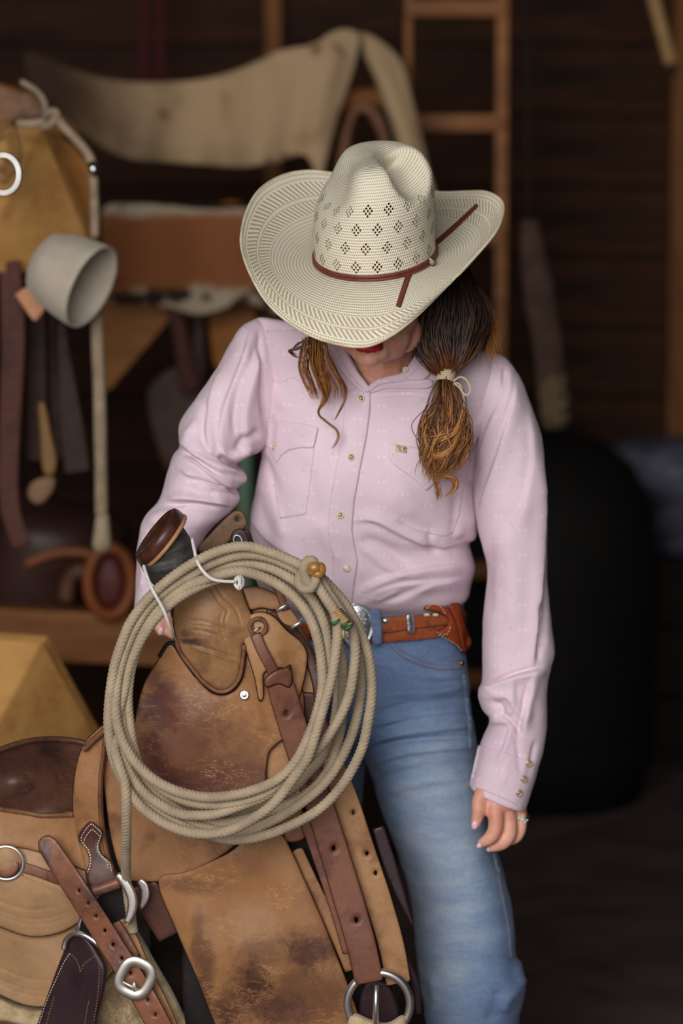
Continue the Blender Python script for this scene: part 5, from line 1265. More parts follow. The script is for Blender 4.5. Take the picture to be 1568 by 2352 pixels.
build('seat_edge', *tube_geo(path3([(-45, 1742), (0, 1722), (60, 1703), (120, 1697), (180, 1703), (205, 1713)], lambda x, y: seatY(x, y) - .002), .0042, sides=8), M_l_seat, saddle)
build('seat_edge', *tube_geo(path3([(-45, 1848), (0, 1858), (60, 1867), (100, 1873), (168, 1871)], lambda x, y: SD(x, y) - .012), .0036, sides=8), M_l_edge, saddle)
# jockeys and fender
panel('seat_jockey', [(236, 1700), (300, 1690), (420, 1760), (560, 1790), (660, 1790), (700, 1900), (640, 1920), (560, 1930), (515, 1962), (450, 2000), (390, 2022), (330, 2026), (285, 2016), (262, 1960), (244, 1860)], at_(.004), M_l_orange, saddle, thick=.007, step=10, er=7)
panel('fender', [(362, 2022), (430, 2000), (520, 1960), (570, 1925), (640, 1912), (668, 1950), (700, 2020), (738, 2105), (770, 2185), (800, 2262), (828, 2345), (845, 2415), (520, 2415), (492, 2352), (452, 2250), (405, 2140)], at_(.002), M_l_fender, saddle, thick=.007, step=10, er=7,
      fold=[([(420, 2060), (470, 2200), (520, 2352)], 40, .006), ([(640, 1960), (700, 2110), (780, 2330)], 40, .005), ([(560, 2000), (620, 2160), (690, 2352)], 50, -.004)])
panel('stirrup_leather', [(420, 2140), (470, 2130), (540, 2300), (560, 2415), (440, 2415)], at_(.030), M_black, saddle, thick=.006, step=14)
panel('seat_strap', [(188, 1716), (206, 1690), (236, 1664), (250, 1662), (246, 1720), (238, 1790), (238, 1860), (246, 1930), (262, 1990), (282, 2030), (240, 2050), (206, 2040), (190, 1980), (176, 1920), (166, 1860), (168, 1800), (176, 1750)], at_(-.012), M_l_orange, saddle, thick=.009, step=8, er=7)
build('strap_edge', *tube_geo(path3([(240, 1668), (238, 1720), (230, 1790), (230, 1860), (238, 1930), (254, 1990), (276, 2032)], lambda x, y: SD(x, y) - .012), .0030, sides=7), M_l_edge, saddle)
build('strap_edge', *tube_geo(path3([(192, 1722), (212, 1702), (232, 1684), (244, 1674)], lambda x, y: SD(x, y) - .020), .0044, sides=8), M_l_edge, saddle)
panel('front_jockey', [(372, 1500), (386, 1479), (400, 1480), (418, 1510), (452, 1556), (490, 1592), (530, 1590), (556, 1556), (566, 1500), (590, 1470), (640, 1462), (690, 1560), (700, 1640), (690, 1690), (650, 1700), (634, 1712), (618, 1730), (612, 1770), (610, 1806), (590, 1832), (500, 1842), (420, 1836), (360, 1806), (322, 1750), (306, 1690), (312, 1640), (330, 1570)], at_(-.006), M_l_flap, saddle, thick=.008, step=9, er=8,
      fold=[([(330, 1600), (360, 1700), (420, 1790)], 40, .006), ([(580, 1500), (580, 1590), (605, 1690)], 12, .004)])
build('flap_edge', *tube_geo(path3([(366, 1508), (384, 1480), (400, 1480), (418, 1508), (450, 1552)], lambda x, y: SD(x, y) - .004), .0032, sides=7), M_black, saddle)
panel('under_flap', [(612, 1730), (640, 1690), (700, 1680), (740, 1760), (720, 1830), (650, 1850), (614, 1810)], at_(.006), M_l_tan, saddle, thick=.006, step=9, er=6)
# fork (swell) and its cover
sw_out = [(420, 1335), (470, 1318), (535, 1330), (553, 1346), (570, 1392), (592, 1440), (580, 1464), (560, 1480), (556, 1520), (548, 1556), (528, 1582), (500, 1587), (468, 1566), (436, 1528), (414, 1498), (402, 1465), (396, 1420), (402, 1375)]
panel('swell', sw_out, at_(-.012), M_l_swell, saddle, thick=.010, step=3.2, er=8, dome=.016,
      fold=[([(492, 1338), (514, 1372), (540, 1398), (556, 1440)], 3, -.0014), ([(478, 1340), (505, 1385), (522, 1402), (516, 1425), (520, 1455)], 3, -.0014), ([(512, 1400), (505, 1430), (514, 1465), (522, 1480)], 3, -.0014),
            ([(430, 1425), (470, 1428), (520, 1448)], 3, -.0012), ([(424, 1446), (470, 1450), (530, 1470)], 3, -.0012), ([(440, 1478), (490, 1494), (548, 1515)], 4, -.0022), ([(446, 1490), (500, 1505), (546, 1522)], 3, .0016), ([(440, 1436), (480, 1440), (522, 1458)], 2.5, -.001)])
build('swell_binding', *tube_geo(path3([(402, 1462), (414, 1498), (437, 1530), (468, 1567), (500, 1588), (528, 1583), (549, 1557), (557, 1518), (561, 1481)], lambda x, y: SD(x, y) - .014), .0030, sides=8), M_l_edge, saddle)
nv_, nf_, ni_ = pairloft([(316, 1268, 404, 1190, -.228, .030), (311, 1272, 414, 1202, -.228, .034), (314, 1282, 436, 1236, -.226, .036), (330, 1310, 448, 1282, -.224, .036), (352, 1342, 452, 1318, -.216, .035), (378, 1376, 468, 1352, -.190, .034), (396, 1420, 500, 1400, -.15, .03)], nu=60, nv=60, rough=.002, rscale=40,
                         fold=[([(312, 1275), (370, 1276), (440, 1244)], 4, .002), ([(318, 1292), (380, 1290), (446, 1262)], 4, -.002), ([(332, 1312), (390, 1308), (449, 1284)], 4, .0015)])
cap_rings(nf_, ni_); build('horn', nv_, nf_, M_wrap, saddle)['label'] = 'black wrapped roping horn'
hc = P(364, 1230, -.232); hax = np.array([-.76, -.15, .62])
hp = [(.030, -.016), (.040, -.013), (.0435, -.007), (.0440, 0), (.0425, .005), (.038, .0075), (.034, .0072), (.030, .0050), (.015, .0062), (.001, .0066)]
build('horn_cap', *lathe_geo(hp, hc, hax, side=(.63, 0, .78), sides=44), M_cap, saddle)
build('horn_cap_rim', *ring_geo(hc - hax / np.linalg.norm(hax) * .012, .0415, .0415, .0030, (.63, 0, .78), np.cross(hax, (.63, 0, .78)) / np.linalg.norm(np.cross(hax, (.63, 0, .78))), 44, 8), M_l_tan, saddle)
# right-hand front: gullet leather, collar pieces, hardware
panel('gullet_cover', [(548, 1352), (590, 1350), (632, 1362), (655, 1392), (690, 1440), (722, 1500), (742, 1570), (748, 1640), (720, 1680), (690, 1600), (660, 1500), (600, 1430), (572, 1400)], at_(.010), M_l_tan, saddle, thick=.008, step=8, er=7)
panel('gullet_roll', [(553, 1352), (580, 1346), (610, 1352), (640, 1368), (650, 1390), (632, 1402), (600, 1398), (574, 1402), (562, 1380)], at_(-.004), M_l_tan, saddle, thick=.012, step=6, er=9)
strap('back_strap', [(630, 1340), (642, 1362), (650, 1385), (655, 1402)], 18, at_(-.016), M_l_latigo, saddle, thick=.003, step=5)
panel('buckle_strap', [(634, 1402), (660, 1392), (690, 1432), (672, 1440), (648, 1430)], at_(-.010), M_l_tan, saddle, thick=.006, step=6, er=4)
for (x, y) in ((648, 1395), (682, 1434)):
    build('keeper', *tube_geo(P([x - 14, x, x + 14], [y + 8, y, y - 9], [float(SD(x, y)[0]) - .014] * 3), .0032, sides=8), M_pewter, saddle)
ringo = strap('collar_ring', [(612, 1402), (650, 1425), (690, 1472), (718, 1530), (732, 1590), (728, 1640)], [16, 20, 24, 26, 26, 16], at_(-.004), M_l_patch, saddle, thick=.007, step=6, er=6)
panel('rigging_plate', [(553, 1450), (560, 1424), (580, 1408), (606, 1405), (632, 1418), (660, 1448), (692, 1474), (706, 1502), (704, 1536), (696, 1575), (680, 1622), (668, 1570), (654, 1536), (630, 1540), (606, 1548), (606, 1600), (594, 1610), (584, 1560), (566, 1500)], at_(-.014), M_l_tan, saddle, thick=.008, step=7, er=7)
# braided ring of leather round the slot
mb = MB()
for k in range(22):
    an = k / 22 * 2 * PI; c_ = P(592 + 19 * math.cos(an), 1440 - 19 * math.sin(an), float(SD(592, 1440)[0]) - .018); mb.add(*sphere_geo(c_, (.0038, .003, .0028), 8, 6, rotm('Y', an + .7)))
o = mb.build('braided_ring', M_l_edge, saddle)
rc_ = P(588, 1448, float(SD(588, 1448)[0]) - .018)
build('dee_ring', *ring_geo(rc_, .008, .0055, .0013, (.7, 0, .5), (0, -1, .3), 24, 7), M_chrome, saddle)
strap('hanger_strap', [(586, 1456), (600, 1490), (616, 1520), (632, 1552)], 26, at_(-.022), M_l_latigo, saddle, thick=.004, step=6)
build('screw', *lathe_geo([(.0066, 0), (.0066, .002), (.0052, .003), (.0040, .0018), (.0032, .0022), (.0005, .003)], P(561, 1596, float(SD(561, 1596)[0]) - .009), (0, -1, .1), sides=20), M_chrome, saddle)
panel('lower_collar', [(684, 1600), (706, 1590), (730, 1600), (750, 1650), (770, 1740), (745, 1760), (712, 1690)], at_(.004), M_l_patch, saddle, thick=.006, step=8, er=5)
panel('dark_gap_sheet', [(640, 1880), (760, 1890), (850, 2060), (900, 2260), (915, 2415), (640, 2415)], at_(.05), M_black, saddle, thick=.010, step=16)  # black sheet added to darken the gap behind the straps
# straps that hang from the front rigging
strap('off_billet', [(752, 1740), (790, 1830), (826, 1940), (866, 2060), (898, 2170), (915, 2260)], [60, 60, 62, 62, 60, 58], at_(-.006), M_l_tan, saddle, thick=.006, step=8, holes=[(811, 1866, 5), (842, 1960, 5), (862, 2005, 5)])
strap('thin_strap', [(868, 1900), (890, 1970), (918, 2050), (948, 2125)], [26, 30, 22, 4], at_(.004), M_l_dark, saddle, thick=.004, step=7)
strap('inner_strap', [(680, 1950), (720, 2040), (770, 2140), (806, 2230)], [30, 34, 34, 30], at_(.012), M_l_orange, saddle, thick=.005, step=9)
strap('thin_strap', [(905, 2120), (930, 2200), (955, 2260), (962, 2330)], [10, 16, 16, 14], at_(.010), M_l_dark, saddle, thick=.004, step=7)
panel('strap_keeper', [(652, 1912), (692, 1892), (700, 1925), (664, 1935)], at_(-.004), M_l_billet, saddle, thick=.008, step=6, er=6)
la = strap('latigo', [(637, 1548), (655, 1610), (676, 1680), (702, 1760), (734, 1850), (768, 1960), (804, 2080), (832, 2180), (848, 2258)], [60, 66, 66, 66, 66, 68, 70, 68, 66], at_(-.028), M_l_latigo, saddle, thick=.007, step=8, er=5, holes=[(657, 1638, 6), (711, 1797, 6), (766, 1948, 6), (818, 2113, 6)])
strap('latigo_layer', [(700, 1880), (738, 1985), (776, 2100), (800, 2190)], [30, 30, 30, 26], at_(-.012), M_l_latigo, saddle, thick=.006, step=8)
panel('latigo_fold', [(606, 1560), (630, 1540), (655, 1532), (668, 1526), (672, 1560), (664, 1580), (640, 1572), (612, 1580)], at_(-.034), M_l_latigo, saddle, thick=.010, step=6, er=10)
cr_ = P(869, 2306, -.218)
build('cinch_ring', *ring_geo(cr_, .0435, .046, .0058, (1, 0, 0), (0, -.08, 1), 64, 12), M_chrome, saddle)
build('cinch_tongue', *tube_geo(P([864, 863, 862], [2262, 2306, 2370], [-.226, -.230, -.226]), [.0032, .004, .005], sides=10), M_chrome, saddle)
panel('cinch_wool', [(798, 2345), (818, 2332), (850, 2345), (890, 2352), (924, 2334), (934, 2350), (920, 2420), (810, 2420)], lambda x, y: np.full(len(np.ravel(x)), -.226), M_fleece, saddle, thick=.016, step=8, er=8, noise_amp=.003)
panel('cinch_leather', [(835, 2262), (880, 2255), (905, 2290), (910, 2350), (830, 2350)], at_(.006), M_l_dark, saddle, thick=.006, step=9)
# rear rigging: patch, ring, billet with buckle, dark flank cinch
patch = [(206, 1887), (222, 1896), (236, 1910), (228, 1931), (228, 1950), (241, 1968), (260, 1983), (266, 2009), (277, 2032), (250, 2044), (222, 2052), (204, 2036), (197, 2008), (204, 1980), (198, 1952), (179, 1929), (185, 1909)]
panel('rigging_patch', patch, at_(-.030), M_l_patch, saddle, thick=.007, step=5, er=5)
for off_, k in ((.86, 0), (.70, 1)):
    cpt = np.array([218, 1965]); pts = [tuple(cpt + (np.array(q) - cpt) * np.array([off_ - .06, off_ + .06])) for q in (patch[12], patch[13], patch[14], patch[15], patch[16], patch[0], patch[1], patch[2], patch[3], patch[4], patch[5], patch[6], patch[7])]
    stitches('stitching', pts, at_(-.031), M_whitethread, saddle, 4.5, 2.0, .0007)
build('patch_roll', *tube_geo(path3([(214, 2046), (246, 2036), (274, 2026)], at_(-.030)), .0085, sides=12), M_l_billet, saddle)
strap('rigging_ring', [(268, 2008), (284, 2024), (298, 2048), (304, 2072), (301, 2096), (290, 2122)], [14, 21, 23, 23, 21, 15], at_(-.054), M_pewter, saddle, thick=.008, step=4, er=5)
strap('rigging_ring', [(318, 2022), (330, 2036), (333, 2054), (330, 2070), (322, 2088)], [16, 20, 21, 18, 10], at_(-.012), M_chrome, saddle, thick=.006, step=4, er=3)
panel('rigging_dark', [(222, 2052), (276, 2034), (300, 2060), (296, 2120), (330, 2230), (300, 2240), (230, 2120)], at_(-.004), M_black, saddle, thick=.008, step=9)
strap('flank_billet', [(330, 2030), (345, 2070), (370, 2110), (392, 2150)], [60, 66, 66, 60], at_(.014), M_l_patch, saddle, thick=.006, step=9)
strap('billet_layer', [(276, 2112), (300, 2170), (330, 2240), (372, 2320), (405, 2400)], [34, 44, 44, 40, 40], at_(-.022), M_l_orange, saddle, thick=.006, step=8)
strap('billet_keeper', [(262, 2120), (284, 2160), (308, 2205)], [30, 34, 34], at_(-.030), M_l_billet, saddle, thick=.006, step=7)
hl = [(182, 2045, 3.6), (203, 2074, 3.6), (221, 2104, 3.6), (241, 2137, 3.6), (260, 2169, 3.6), (280, 2201, 3.6), (300, 2235, 3.6), (340, 2296, 3.6), (357, 2330, 3.6)]
strap('billet', [(108, 1940), (152, 2008), (205, 2090), (252, 2165), (296, 2235), (338, 2305), (388, 2400)], [46, 52, 54, 56, 56, 56, 56], at_(-.046), M_l_billet, saddle, tip=.9, thick=.006, step=7, holes=hl)
bc_ = P(310, 2247, float(SD(310, 2247)[0]) - .053); an = math.radians(-27)
U_ = np.array([math.cos(an), 0, math.sin(an)]); W_ = np.array([-math.sin(an), -.05, math.cos(an)])
aa = np.linspace(0, 2 * PI, 56, endpoint=False); cs = np.sign(np.cos(aa)) * np.abs(np.cos(aa)) ** .72; sn = np.sign(np.sin(aa)) * np.abs(np.sin(aa)) ** .72
bpth = bc_ + .0205 * cs[:, None] * U_ + .0235 * sn[:, None] * W_
bkl = build('buckle', *tube_geo(bpth, .0072, sides=14, closed=True), M_pewter, saddle)
for v_ in bkl.data.vertices: v_.co.y = (bc_[1] - sroot[1]) + (v_.co.y - (bc_[1] - sroot[1])) * .45
build('buckle_bar', *tube_geo([bc_ + U_ * -.018 - W_ * .0125, bc_ + U_ * .018 - W_ * .0125], .0022, sides=8), M_pewter, saddle)
build('buckle_tongue', *sphere_geo(bc_ - W_ * .010 + U_ * .004 + [0, -.004, 0], (.0028, .003, .0072), 12, 8), M_pewter, saddle)
cin = [(171, 2146), (152, 2166), (146, 2186), (134, 2216), (115, 2268), (88, 2346), (68, 2415), (212, 2415), (222, 2346), (238, 2282), (244, 2226), (230, 2196), (208, 2162), (190, 2148)]
panel('flank_cinch', cin, at_(-.030), M_l_dark, saddle, thick=.012, step=7, er=9)
stitches('stitching', [(160, 2190), (146, 2212), (133, 2240), (107, 2300), (88, 2358)], at_(-.031), M_whitethread, saddle, 4, 2.6, .0007)
stitches('stitching', [(160, 2190), (172, 2200), (180, 2214), (184, 2232)], at_(-.031), M_brownthread, saddle, 4, 2.6, .0007)
stitches('stitching', [(184, 2232), (192, 2216), (206, 2204), (224, 2196), (228, 2230), (224, 2290), (215, 2350)], at_(-.031), M_brownthread, saddle, 4, 2.6, .0007)
stitches('stitching', [(124, 2290), (114, 2325), (106, 2356)], at_(-.031), M_brownthread, saddle, 4, 2.6, .0007); stitches('stitching', [(204, 2300), (198, 2330), (194, 2356)], at_(-.031), M_brownthread, saddle, 4, 2.6, .0007)
build('flank_ring', *tube_geo(path3([(146, 2180), (152, 2158), (170, 2144), (198, 2150), (228, 2172), (248, 2200), (258, 2222)], at_(-.038)), .0040, sides=9), M_chrome, saddle)
build('flank_ring', *tube_geo(path3([(188, 2098), (184, 2116), (180, 2136), (176, 2150)], at_(-.026)), .0030, sides=8), M_chrome, saddle)
panel('cinch_hanger', [(176, 2128), (200, 2110), (226, 2132), (222, 2160), (196, 2160), (172, 2152)], at_(-.024), M_black, saddle, thick=.008, step=6)
# string concho at the left edge with its straps
strap('saddle_string', [(40, 1988), (90, 2004), (140, 2022), (200, 2040)], [24, 24, 24, 20], at_(-.010), M_l_edge, saddle, thick=.004, step=7)
strap('saddle_string', [(50, 2010), (110, 2034), (170, 2060), (200, 2076)], [10, 16, 18, 14], at_(-.008), M_l_skirt, saddle, thick=.004, step=7)
cc = P(14, 1982, float(SD(14, 1982)[0]) - .014)
build('string_ring', *ring_geo(cc, .024, .024, .0028, (1, 0, 0), (0, -.05, 1), 40, 9), M_chrome, saddle)
build('string_rosette', *lathe_geo([(.022, 0), (.021, .005), (.014, .010), (.004, .011)], cc + [0, .004, 0.004], (0, -1, .1), sides=26), M_l_skirt, saddle)
panel('string_knot', [(0, 1980), (22, 1972), (44, 1984), (36, 2006), (10, 2016), (-20, 2004)], at_(-.020), M_l_billet, saddle, thick=.008, step=5, er=6)
# far-side strap with buckle seen over the fork
panel('far_strap', [(452, 1262), (480, 1228), (514, 1192), (540, 1172), (560, 1178), (568, 1204), (552, 1222), (520, 1250), (490, 1275)], lambda x, y: np.full(len(np.ravel(x)), -.075), leather('far_strap_leather', srgb(118, 84, 60), srgb(70, 46, 36), None, .5, 20, .5), saddle, thick=.006, step=7, er=6, holes=[(545, 1192, 5)])
panel('far_leather', [(470, 1262), (520, 1232), (560, 1214), (578, 1230), (580, 1290), (480, 1300)], lambda x, y: np.full(len(np.ravel(x)), -.068), M_l_dark, saddle, thick=.006, step=9)
panel('far_buckle_strap', [(530, 1228), (548, 1214), (566, 1222), (574, 1250), (556, 1262), (532, 1256)], lambda x, y: np.full(len(np.ravel(x)), -.082), M_l_dark, saddle, thick=.006, step=6, er=5)
build('far_buckle', *ring_geo(P(546, 1242, -.086), .006, .0085, .0013, (.9, 0, .3), (-.3, 0, .9), 20, 7), M_pewter, saddle)
# sawhorse that carries the saddle
st = thing('saddle_stand', 'dark timber stand holding up the worn brown saddle', 'stand', (sroot[0], -.02, 0))
zt_ = P(420, 2200, -.05)[2]
build('beam', *box_geo((sroot[0] - .02, .02, zt_ - .35 + .0), (.16, .10, .10), bev=.006), M_dark, st, smooth=False)
build('post', *box_geo((sroot[0] - .02, .03, (zt_ - .40) / 2), (.09, .09, zt_ - .40), bev=.006), M_dark, st, smooth=False)
build('foot', *box_geo((sroot[0] - .02, .03, .02), (.10, .5, .04), bev=.006), M_dark, st, smooth=False)
build('prop', *box_geo((sroot[0] - .02, .03, zt_ - .12), (.07, .06, .40), bev=.006), M_dark, st, smooth=False)
# ------------------------------------------------------------------ things hanging and standing in the dark behind
M_hideA = cowhide('cream_cowhide', srgb(192, 162, 126), srgb(166, 130, 94), srgb(104, 70, 46), 4.0, .3, shade_x=(-.38, -.02, srgb(66, 46, 34)))  # dark left part is shade put into the colour
M_hideB = cowhide('brown_white_cowhide', srgb(152, 94, 58), srgb(128, 72, 44), srgb(50, 36, 30), 5.0, .35, (0.3, 0, .2), rim=(.055, .225, srgb(190, 172, 146)))
M_strap_d = leather('hanging_strap_leather', srgb(54, 33, 25), srgb(30, 19, 15), None, .5, 10, .7)
M_strap_r = leather('red_strap_leather', srgb(84, 44, 34), srgb(50, 27, 22), None, .5, 10, .7)
M_felt = plain('grey_felt', srgb(190, 178, 162), .95, .08, 30, .3, sheen=.3)
M_braid = mat_rope('braided_cotton', srgb(176, 156, 130), srgb(136, 116, 94))
M_grey = plain('grey_blue_tarp', srgb(112, 114, 130), .45, .3, 6, .4, dark=srgb(70, 72, 88))
M_tire = plain('black_rubber', srgb(24, 22, 20), .8, .2, 10, .3)
M_green = plain('green_paint', srgb(86, 112, 92), .6, .15, 10, .2)
def sheet(name, outl, Y, mat, label, cat, group=None, **k):
    k.setdefault('thick', .012); k.setdefault('step', 16); k.setdefault('er', 8)
    v, f = panel_geo(outl, Y, **k); v = np.asarray(v); lo = v[np.argmin(v[:, 2])]
    org = np.array([v[:, 0].mean(), v[:, 1].mean(), lo[2]])
    return tag(build(name, v, f, mat, None, origin=org), label, cat, group)
# large pale hide thrown over a rail
rail = thing('hide_rail', 'round wooden rail under the pale hide', 'rail', P(600, 190, 2.32))
q = np.array([P(-120, 262, 2.10), P(940, 172, 2.14)]); q[:, 2] -= .04
hideY = lambda x, y: 2.16 + .0003 * np.abs(np.ravel(x) - 560) * 0 + .02 * np.sin(np.ravel(x) / 60.) + .03 * np.sin(np.ravel(x) / 23. + np.ravel(y) / 90.) * np.clip((np.ravel(y) - 150) / 300, 0, 1)
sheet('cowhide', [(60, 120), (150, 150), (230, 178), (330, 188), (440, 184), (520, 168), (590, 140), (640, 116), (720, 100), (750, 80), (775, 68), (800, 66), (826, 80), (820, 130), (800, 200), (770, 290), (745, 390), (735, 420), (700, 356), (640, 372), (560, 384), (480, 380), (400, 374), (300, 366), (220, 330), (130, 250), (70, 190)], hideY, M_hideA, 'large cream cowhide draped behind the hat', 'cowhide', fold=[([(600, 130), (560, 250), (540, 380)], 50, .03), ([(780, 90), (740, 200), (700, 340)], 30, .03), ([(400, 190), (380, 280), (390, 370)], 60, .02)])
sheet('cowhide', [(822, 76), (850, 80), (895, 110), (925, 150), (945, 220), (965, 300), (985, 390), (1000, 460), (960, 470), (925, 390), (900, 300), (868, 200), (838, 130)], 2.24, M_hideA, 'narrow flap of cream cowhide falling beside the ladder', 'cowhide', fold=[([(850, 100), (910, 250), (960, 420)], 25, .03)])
sheet('leather_loop', [(790, 290), (806, 250), (830, 230), (852, 236), (880, 270), (896, 330), (880, 340), (862, 296), (840, 262), (822, 262), (808, 300), (800, 360), (780, 400), (768, 400), (778, 340)], 2.12, leather('brown_loop_leather', srgb(120, 74, 46), srgb(84, 50, 34), None), 'arched brown leather strap under the hide peak', 'strap')
for e, (a_, b_) in enumerate(((0, 1),)):
    build('rail_pole', *tube_geo(q + np.array([0, .145, 0]), .03, sides=14), M_ladder, rail)
    for t in (0.1, .95):
        p_ = q[0] + (q[1] - q[0]) * t + np.array([0, .145, 0]); build('rail_post', *box_geo((p_[0], p_[1] + .02, p_[2] / 2 - .02), (.05, .05, p_[2] - .02)), M_dark, rail, smooth=False)
# second, patchy hide lower down and what lies under it
hb = lambda x, y: 1.915 + .02 * np.sin(np.ravel(x) / 45.)
sheet('cowhide', [(236, 480), (300, 468), (380, 470), (440, 478), (500, 480), (600, 476), (680, 480), (690, 600), (680, 720), (600, 706), (560, 700), (480, 720), (440, 722), (380, 705), (310, 700), (260, 690), (236, 600)], hb, M_hideB, 'brown and white patchy cowhide hanging left of the hat', 'cowhide')
hr = thing('hide_beam', 'dark beam that the patchy cowhide hangs from', 'beam', P(460, 500, 1.99))
build('beam_timber', *box_geo(P(432, 520, 2.0), (1.12, .07, .10), bev=.006), M_dark, hr, smooth=False)
for x in (-120, 985): c0 = P(x, 520, 2.0); build('beam_post', *box_geo((c0[0], c0[1] + .03, c0[2] / 2 - .03), (.06, .06, c0[2] - .06)), M_dark, hr, smooth=False)
# sloping board behind
brd = thing('brace_board', 'sloping orange-brown plywood board below the patchy cowhide', 'board', P(300, 900, 2.06))
build('board', *plate_geo([P(225, 500, 2.045), P(425, 500, 2.045), P(405, 715, 2.045), P(255, 890, 2.045), P(225, 905, 2.045)], .018), wood('brace_wood', srgb(172, 112, 50), srgb(138, 84, 36), scale=2), brd, smooth=False)
sheet('board_panel', [(478, 500), (580, 500), (585, 850), (560, 880), (520, 870), (484, 800)], 2.04, wood('amber_board', srgb(168, 104, 36), srgb(120, 70, 24), scale=2), 'amber board behind the pale pink sleeve shoulder', 'board')
sheet('hanging_strap', strap_outline([(380, 510), (396, 700), (412, 760), (424, 830), (436, 900)], [30, 30, 36, 40, 44]), 1.955, M_strap_r, 'reddish leather strap hanging beside the pink sleeve', 'strap', smooth=False)
sheet('leather_fender', [(440, 510), (466, 510), (468, 700), (470, 860), (450, 960), (430, 1020), (390, 1090), (350, 1000), (336, 900), (380, 850), (430, 820), (444, 700)], 2.042, leather('brown_fender_leather', srgb(72, 46, 32), srgb(46, 30, 24), None), 'brown leather flap hanging in the dark by the sleeve', 'saddle flap')
# rope over the upper rack with its ring, knot and tassel
bl = thing('braided_rope', 'pale braided rope hanging over the upper plywood rack', 'rope', P(235, 1268, .78))
def braid(name, pts, Y, r):
    p = resample(catmull(np.array([list(P(x, y, yy)) for (x, y), yy in zip(pts, Y)]), 8), .006); build(name, *tube_geo(p, r, sides=10, twist=.05, lobes=4, lobe_amt=.28), M_braid, bl)
braid('rope_length', [(40, 285), (80, 284), (110, 276), (130, 268), (145, 290), (175, 320), (200, 350), (216, 384)], [.86, .85, .84, .82, .80, .79, .78, .78], .0085)
braid('rope_length', [(216, 386), (216, 430), (218, 500), (217, 545)], [.78, .78, .78, .78], .0085)
braid('rope_length', [(222, 690), (224, 780), (228, 880), (230, 980), (232, 1080), (233, 1180)], [.78] * 6, .0125)
braid('rope_length', [(100, 292), (116, 284), (132, 262), (118, 256), (104, 268)], [.83, .81, .80, .80, .83], .008)
braid('rope_length', [(108, 260), (100, 230), (80, 206), (50, 188)], [.82, .85, .88, .9], .006)
build('tassel', *lathe_geo([(.011, 0), (.015, -.03), (.018, -.055), (.014, -.066), (.006, -.07)], P(235, 1180, .78), (0.02, 0, 1), sides=16), M_braid, bl)
build('thimble', *tube_geo(P([210, 214, 220], [376, 388, 400], [.77, .765, .77]), .0085, sides=10), M_silver, bl)
hal = thing('rope_halter', 'brown rope halter with steel ring lying on the upper rack', 'halter', P(20, 440, .78))
mk = mat_rope('brown_rope', srgb(150, 112, 66), srgb(98, 68, 38))
for pts in ([(-20, 330), (10, 310), (30, 340), (20, 380), (10, 420)], [(-20, 300), (20, 290), (40, 330), (36, 380), (0, 420)], [(-20, 380), (10, 390), (20, 360)]):
    build('halter_rope', *tube_geo(resample(catmull(np.array([list(P(x, y, .80)) for x, y in pts]), 8), .006), .0075, sides=9, twist=.03, lobes=3, lobe_amt=.2), mk, hal)
build('halter_ring', *ring_geo(P(8, 400, .77), .027, .033, .0042, (1, 0, 0), (0, 0, 1), 36, 9), M_silver, hal)
# leather pad on top of the rack
sheet('saddle_pad', [(-30, 190), (30, 196), (80, 212), (112, 240), (122, 270), (100, 284), (40, 286), (-30, 288)], .99, leather('pad_leather', srgb(122, 80, 44), srgb(66, 42, 26), None, .5, 12), 'brown leather pad lying on top of the upper rack', 'pad', thick=.12)
# cone-shaped felt cup and tan tag
cup = thing('felt_cup', 'grey felt cup hanging open sideways from the upper rack', 'felt cup', P(155, 745, .70))
cup_ax = P(228, 640, .62) - P(110, 640, .72); ca = cup_ax / np.linalg.norm(cup_ax); ca = np.array([.84, -.36, -.40]); ca /= np.linalg.norm(ca)
c0 = P(203, 656, .66) - ca * .105
prof_o = [(.030, .0), (.052, .012), (.062, .035), (.069, .065), (.0735, .100), (.0735, .112), (.0705, .113), (.0690, .100), (.060, .05), (.035, .02), (.002, .014)]
sd = np.array([.446, 0, .897])
vv_, ff_ = lathe_geo(prof_o, c0, ca, side=sd, sides=48, sx=1.03, sy=.98, closed_top=False); ff_.append(list(range(48))[::-1])
build('cup_wall', vv_, ff_, M_felt, cup)
sheet('leather_tag', [(34, 676), (62, 658), (104, 704), (102, 714), (80, 740), (66, 724)], .75, leather('tan_tag_leather', srgb(190, 134, 96), srgb(160, 106, 74), None, .4), 'small tan leather tag below the felt cup', 'tag', smooth=False, step=8, er=4, thick=.004)
# straps hanging below the rack
for (cl, w, Y, m, lab) in (
        ([(22, 600), (30, 760), (26, 900), (20, 1040), (22, 1160), (50, 1256)], [50, 56, 52, 48, 46, 44], .9, M_strap_r, 'long reddish leather strap hanging at the left edge'),
        ([(74, 620), (80, 760), (84, 900), (80, 1060)], [46, 50, 46, 40], 1.0, M_strap_d, 'dark leather strap hanging beside the reddish one'),
        ([(140, 740), (150, 850), (165, 980), (178, 1086)], [20, 36, 56, 60], .95, M_strap_d, 'dark leather strap with rounded end hanging below the felt cup'),
        ([(112, 700), (112, 820), (118, 950), (126, 1060)], [28, 34, 44, 40], 1.05, M_strap_d, 'narrow dark strap between two wider hanging straps')):
    sheet('hanging_strap', strap_outline(cl, w), Y, m, lab, 'strap', 'straps hanging under the upper rack', smooth=False, step=10, thick=.006, er=5)
sheet('brass_strap_end', [(88, 930), (104, 930), (118, 1000), (130, 1060), (120, 1092), (98, 1080), (92, 1000)], .93, leather('yellow_leather', srgb(128, 92, 46), srgb(90, 62, 34), None), 'yellowish leather piece among the dark hanging straps', 'strap end', step=8, thick=.006)
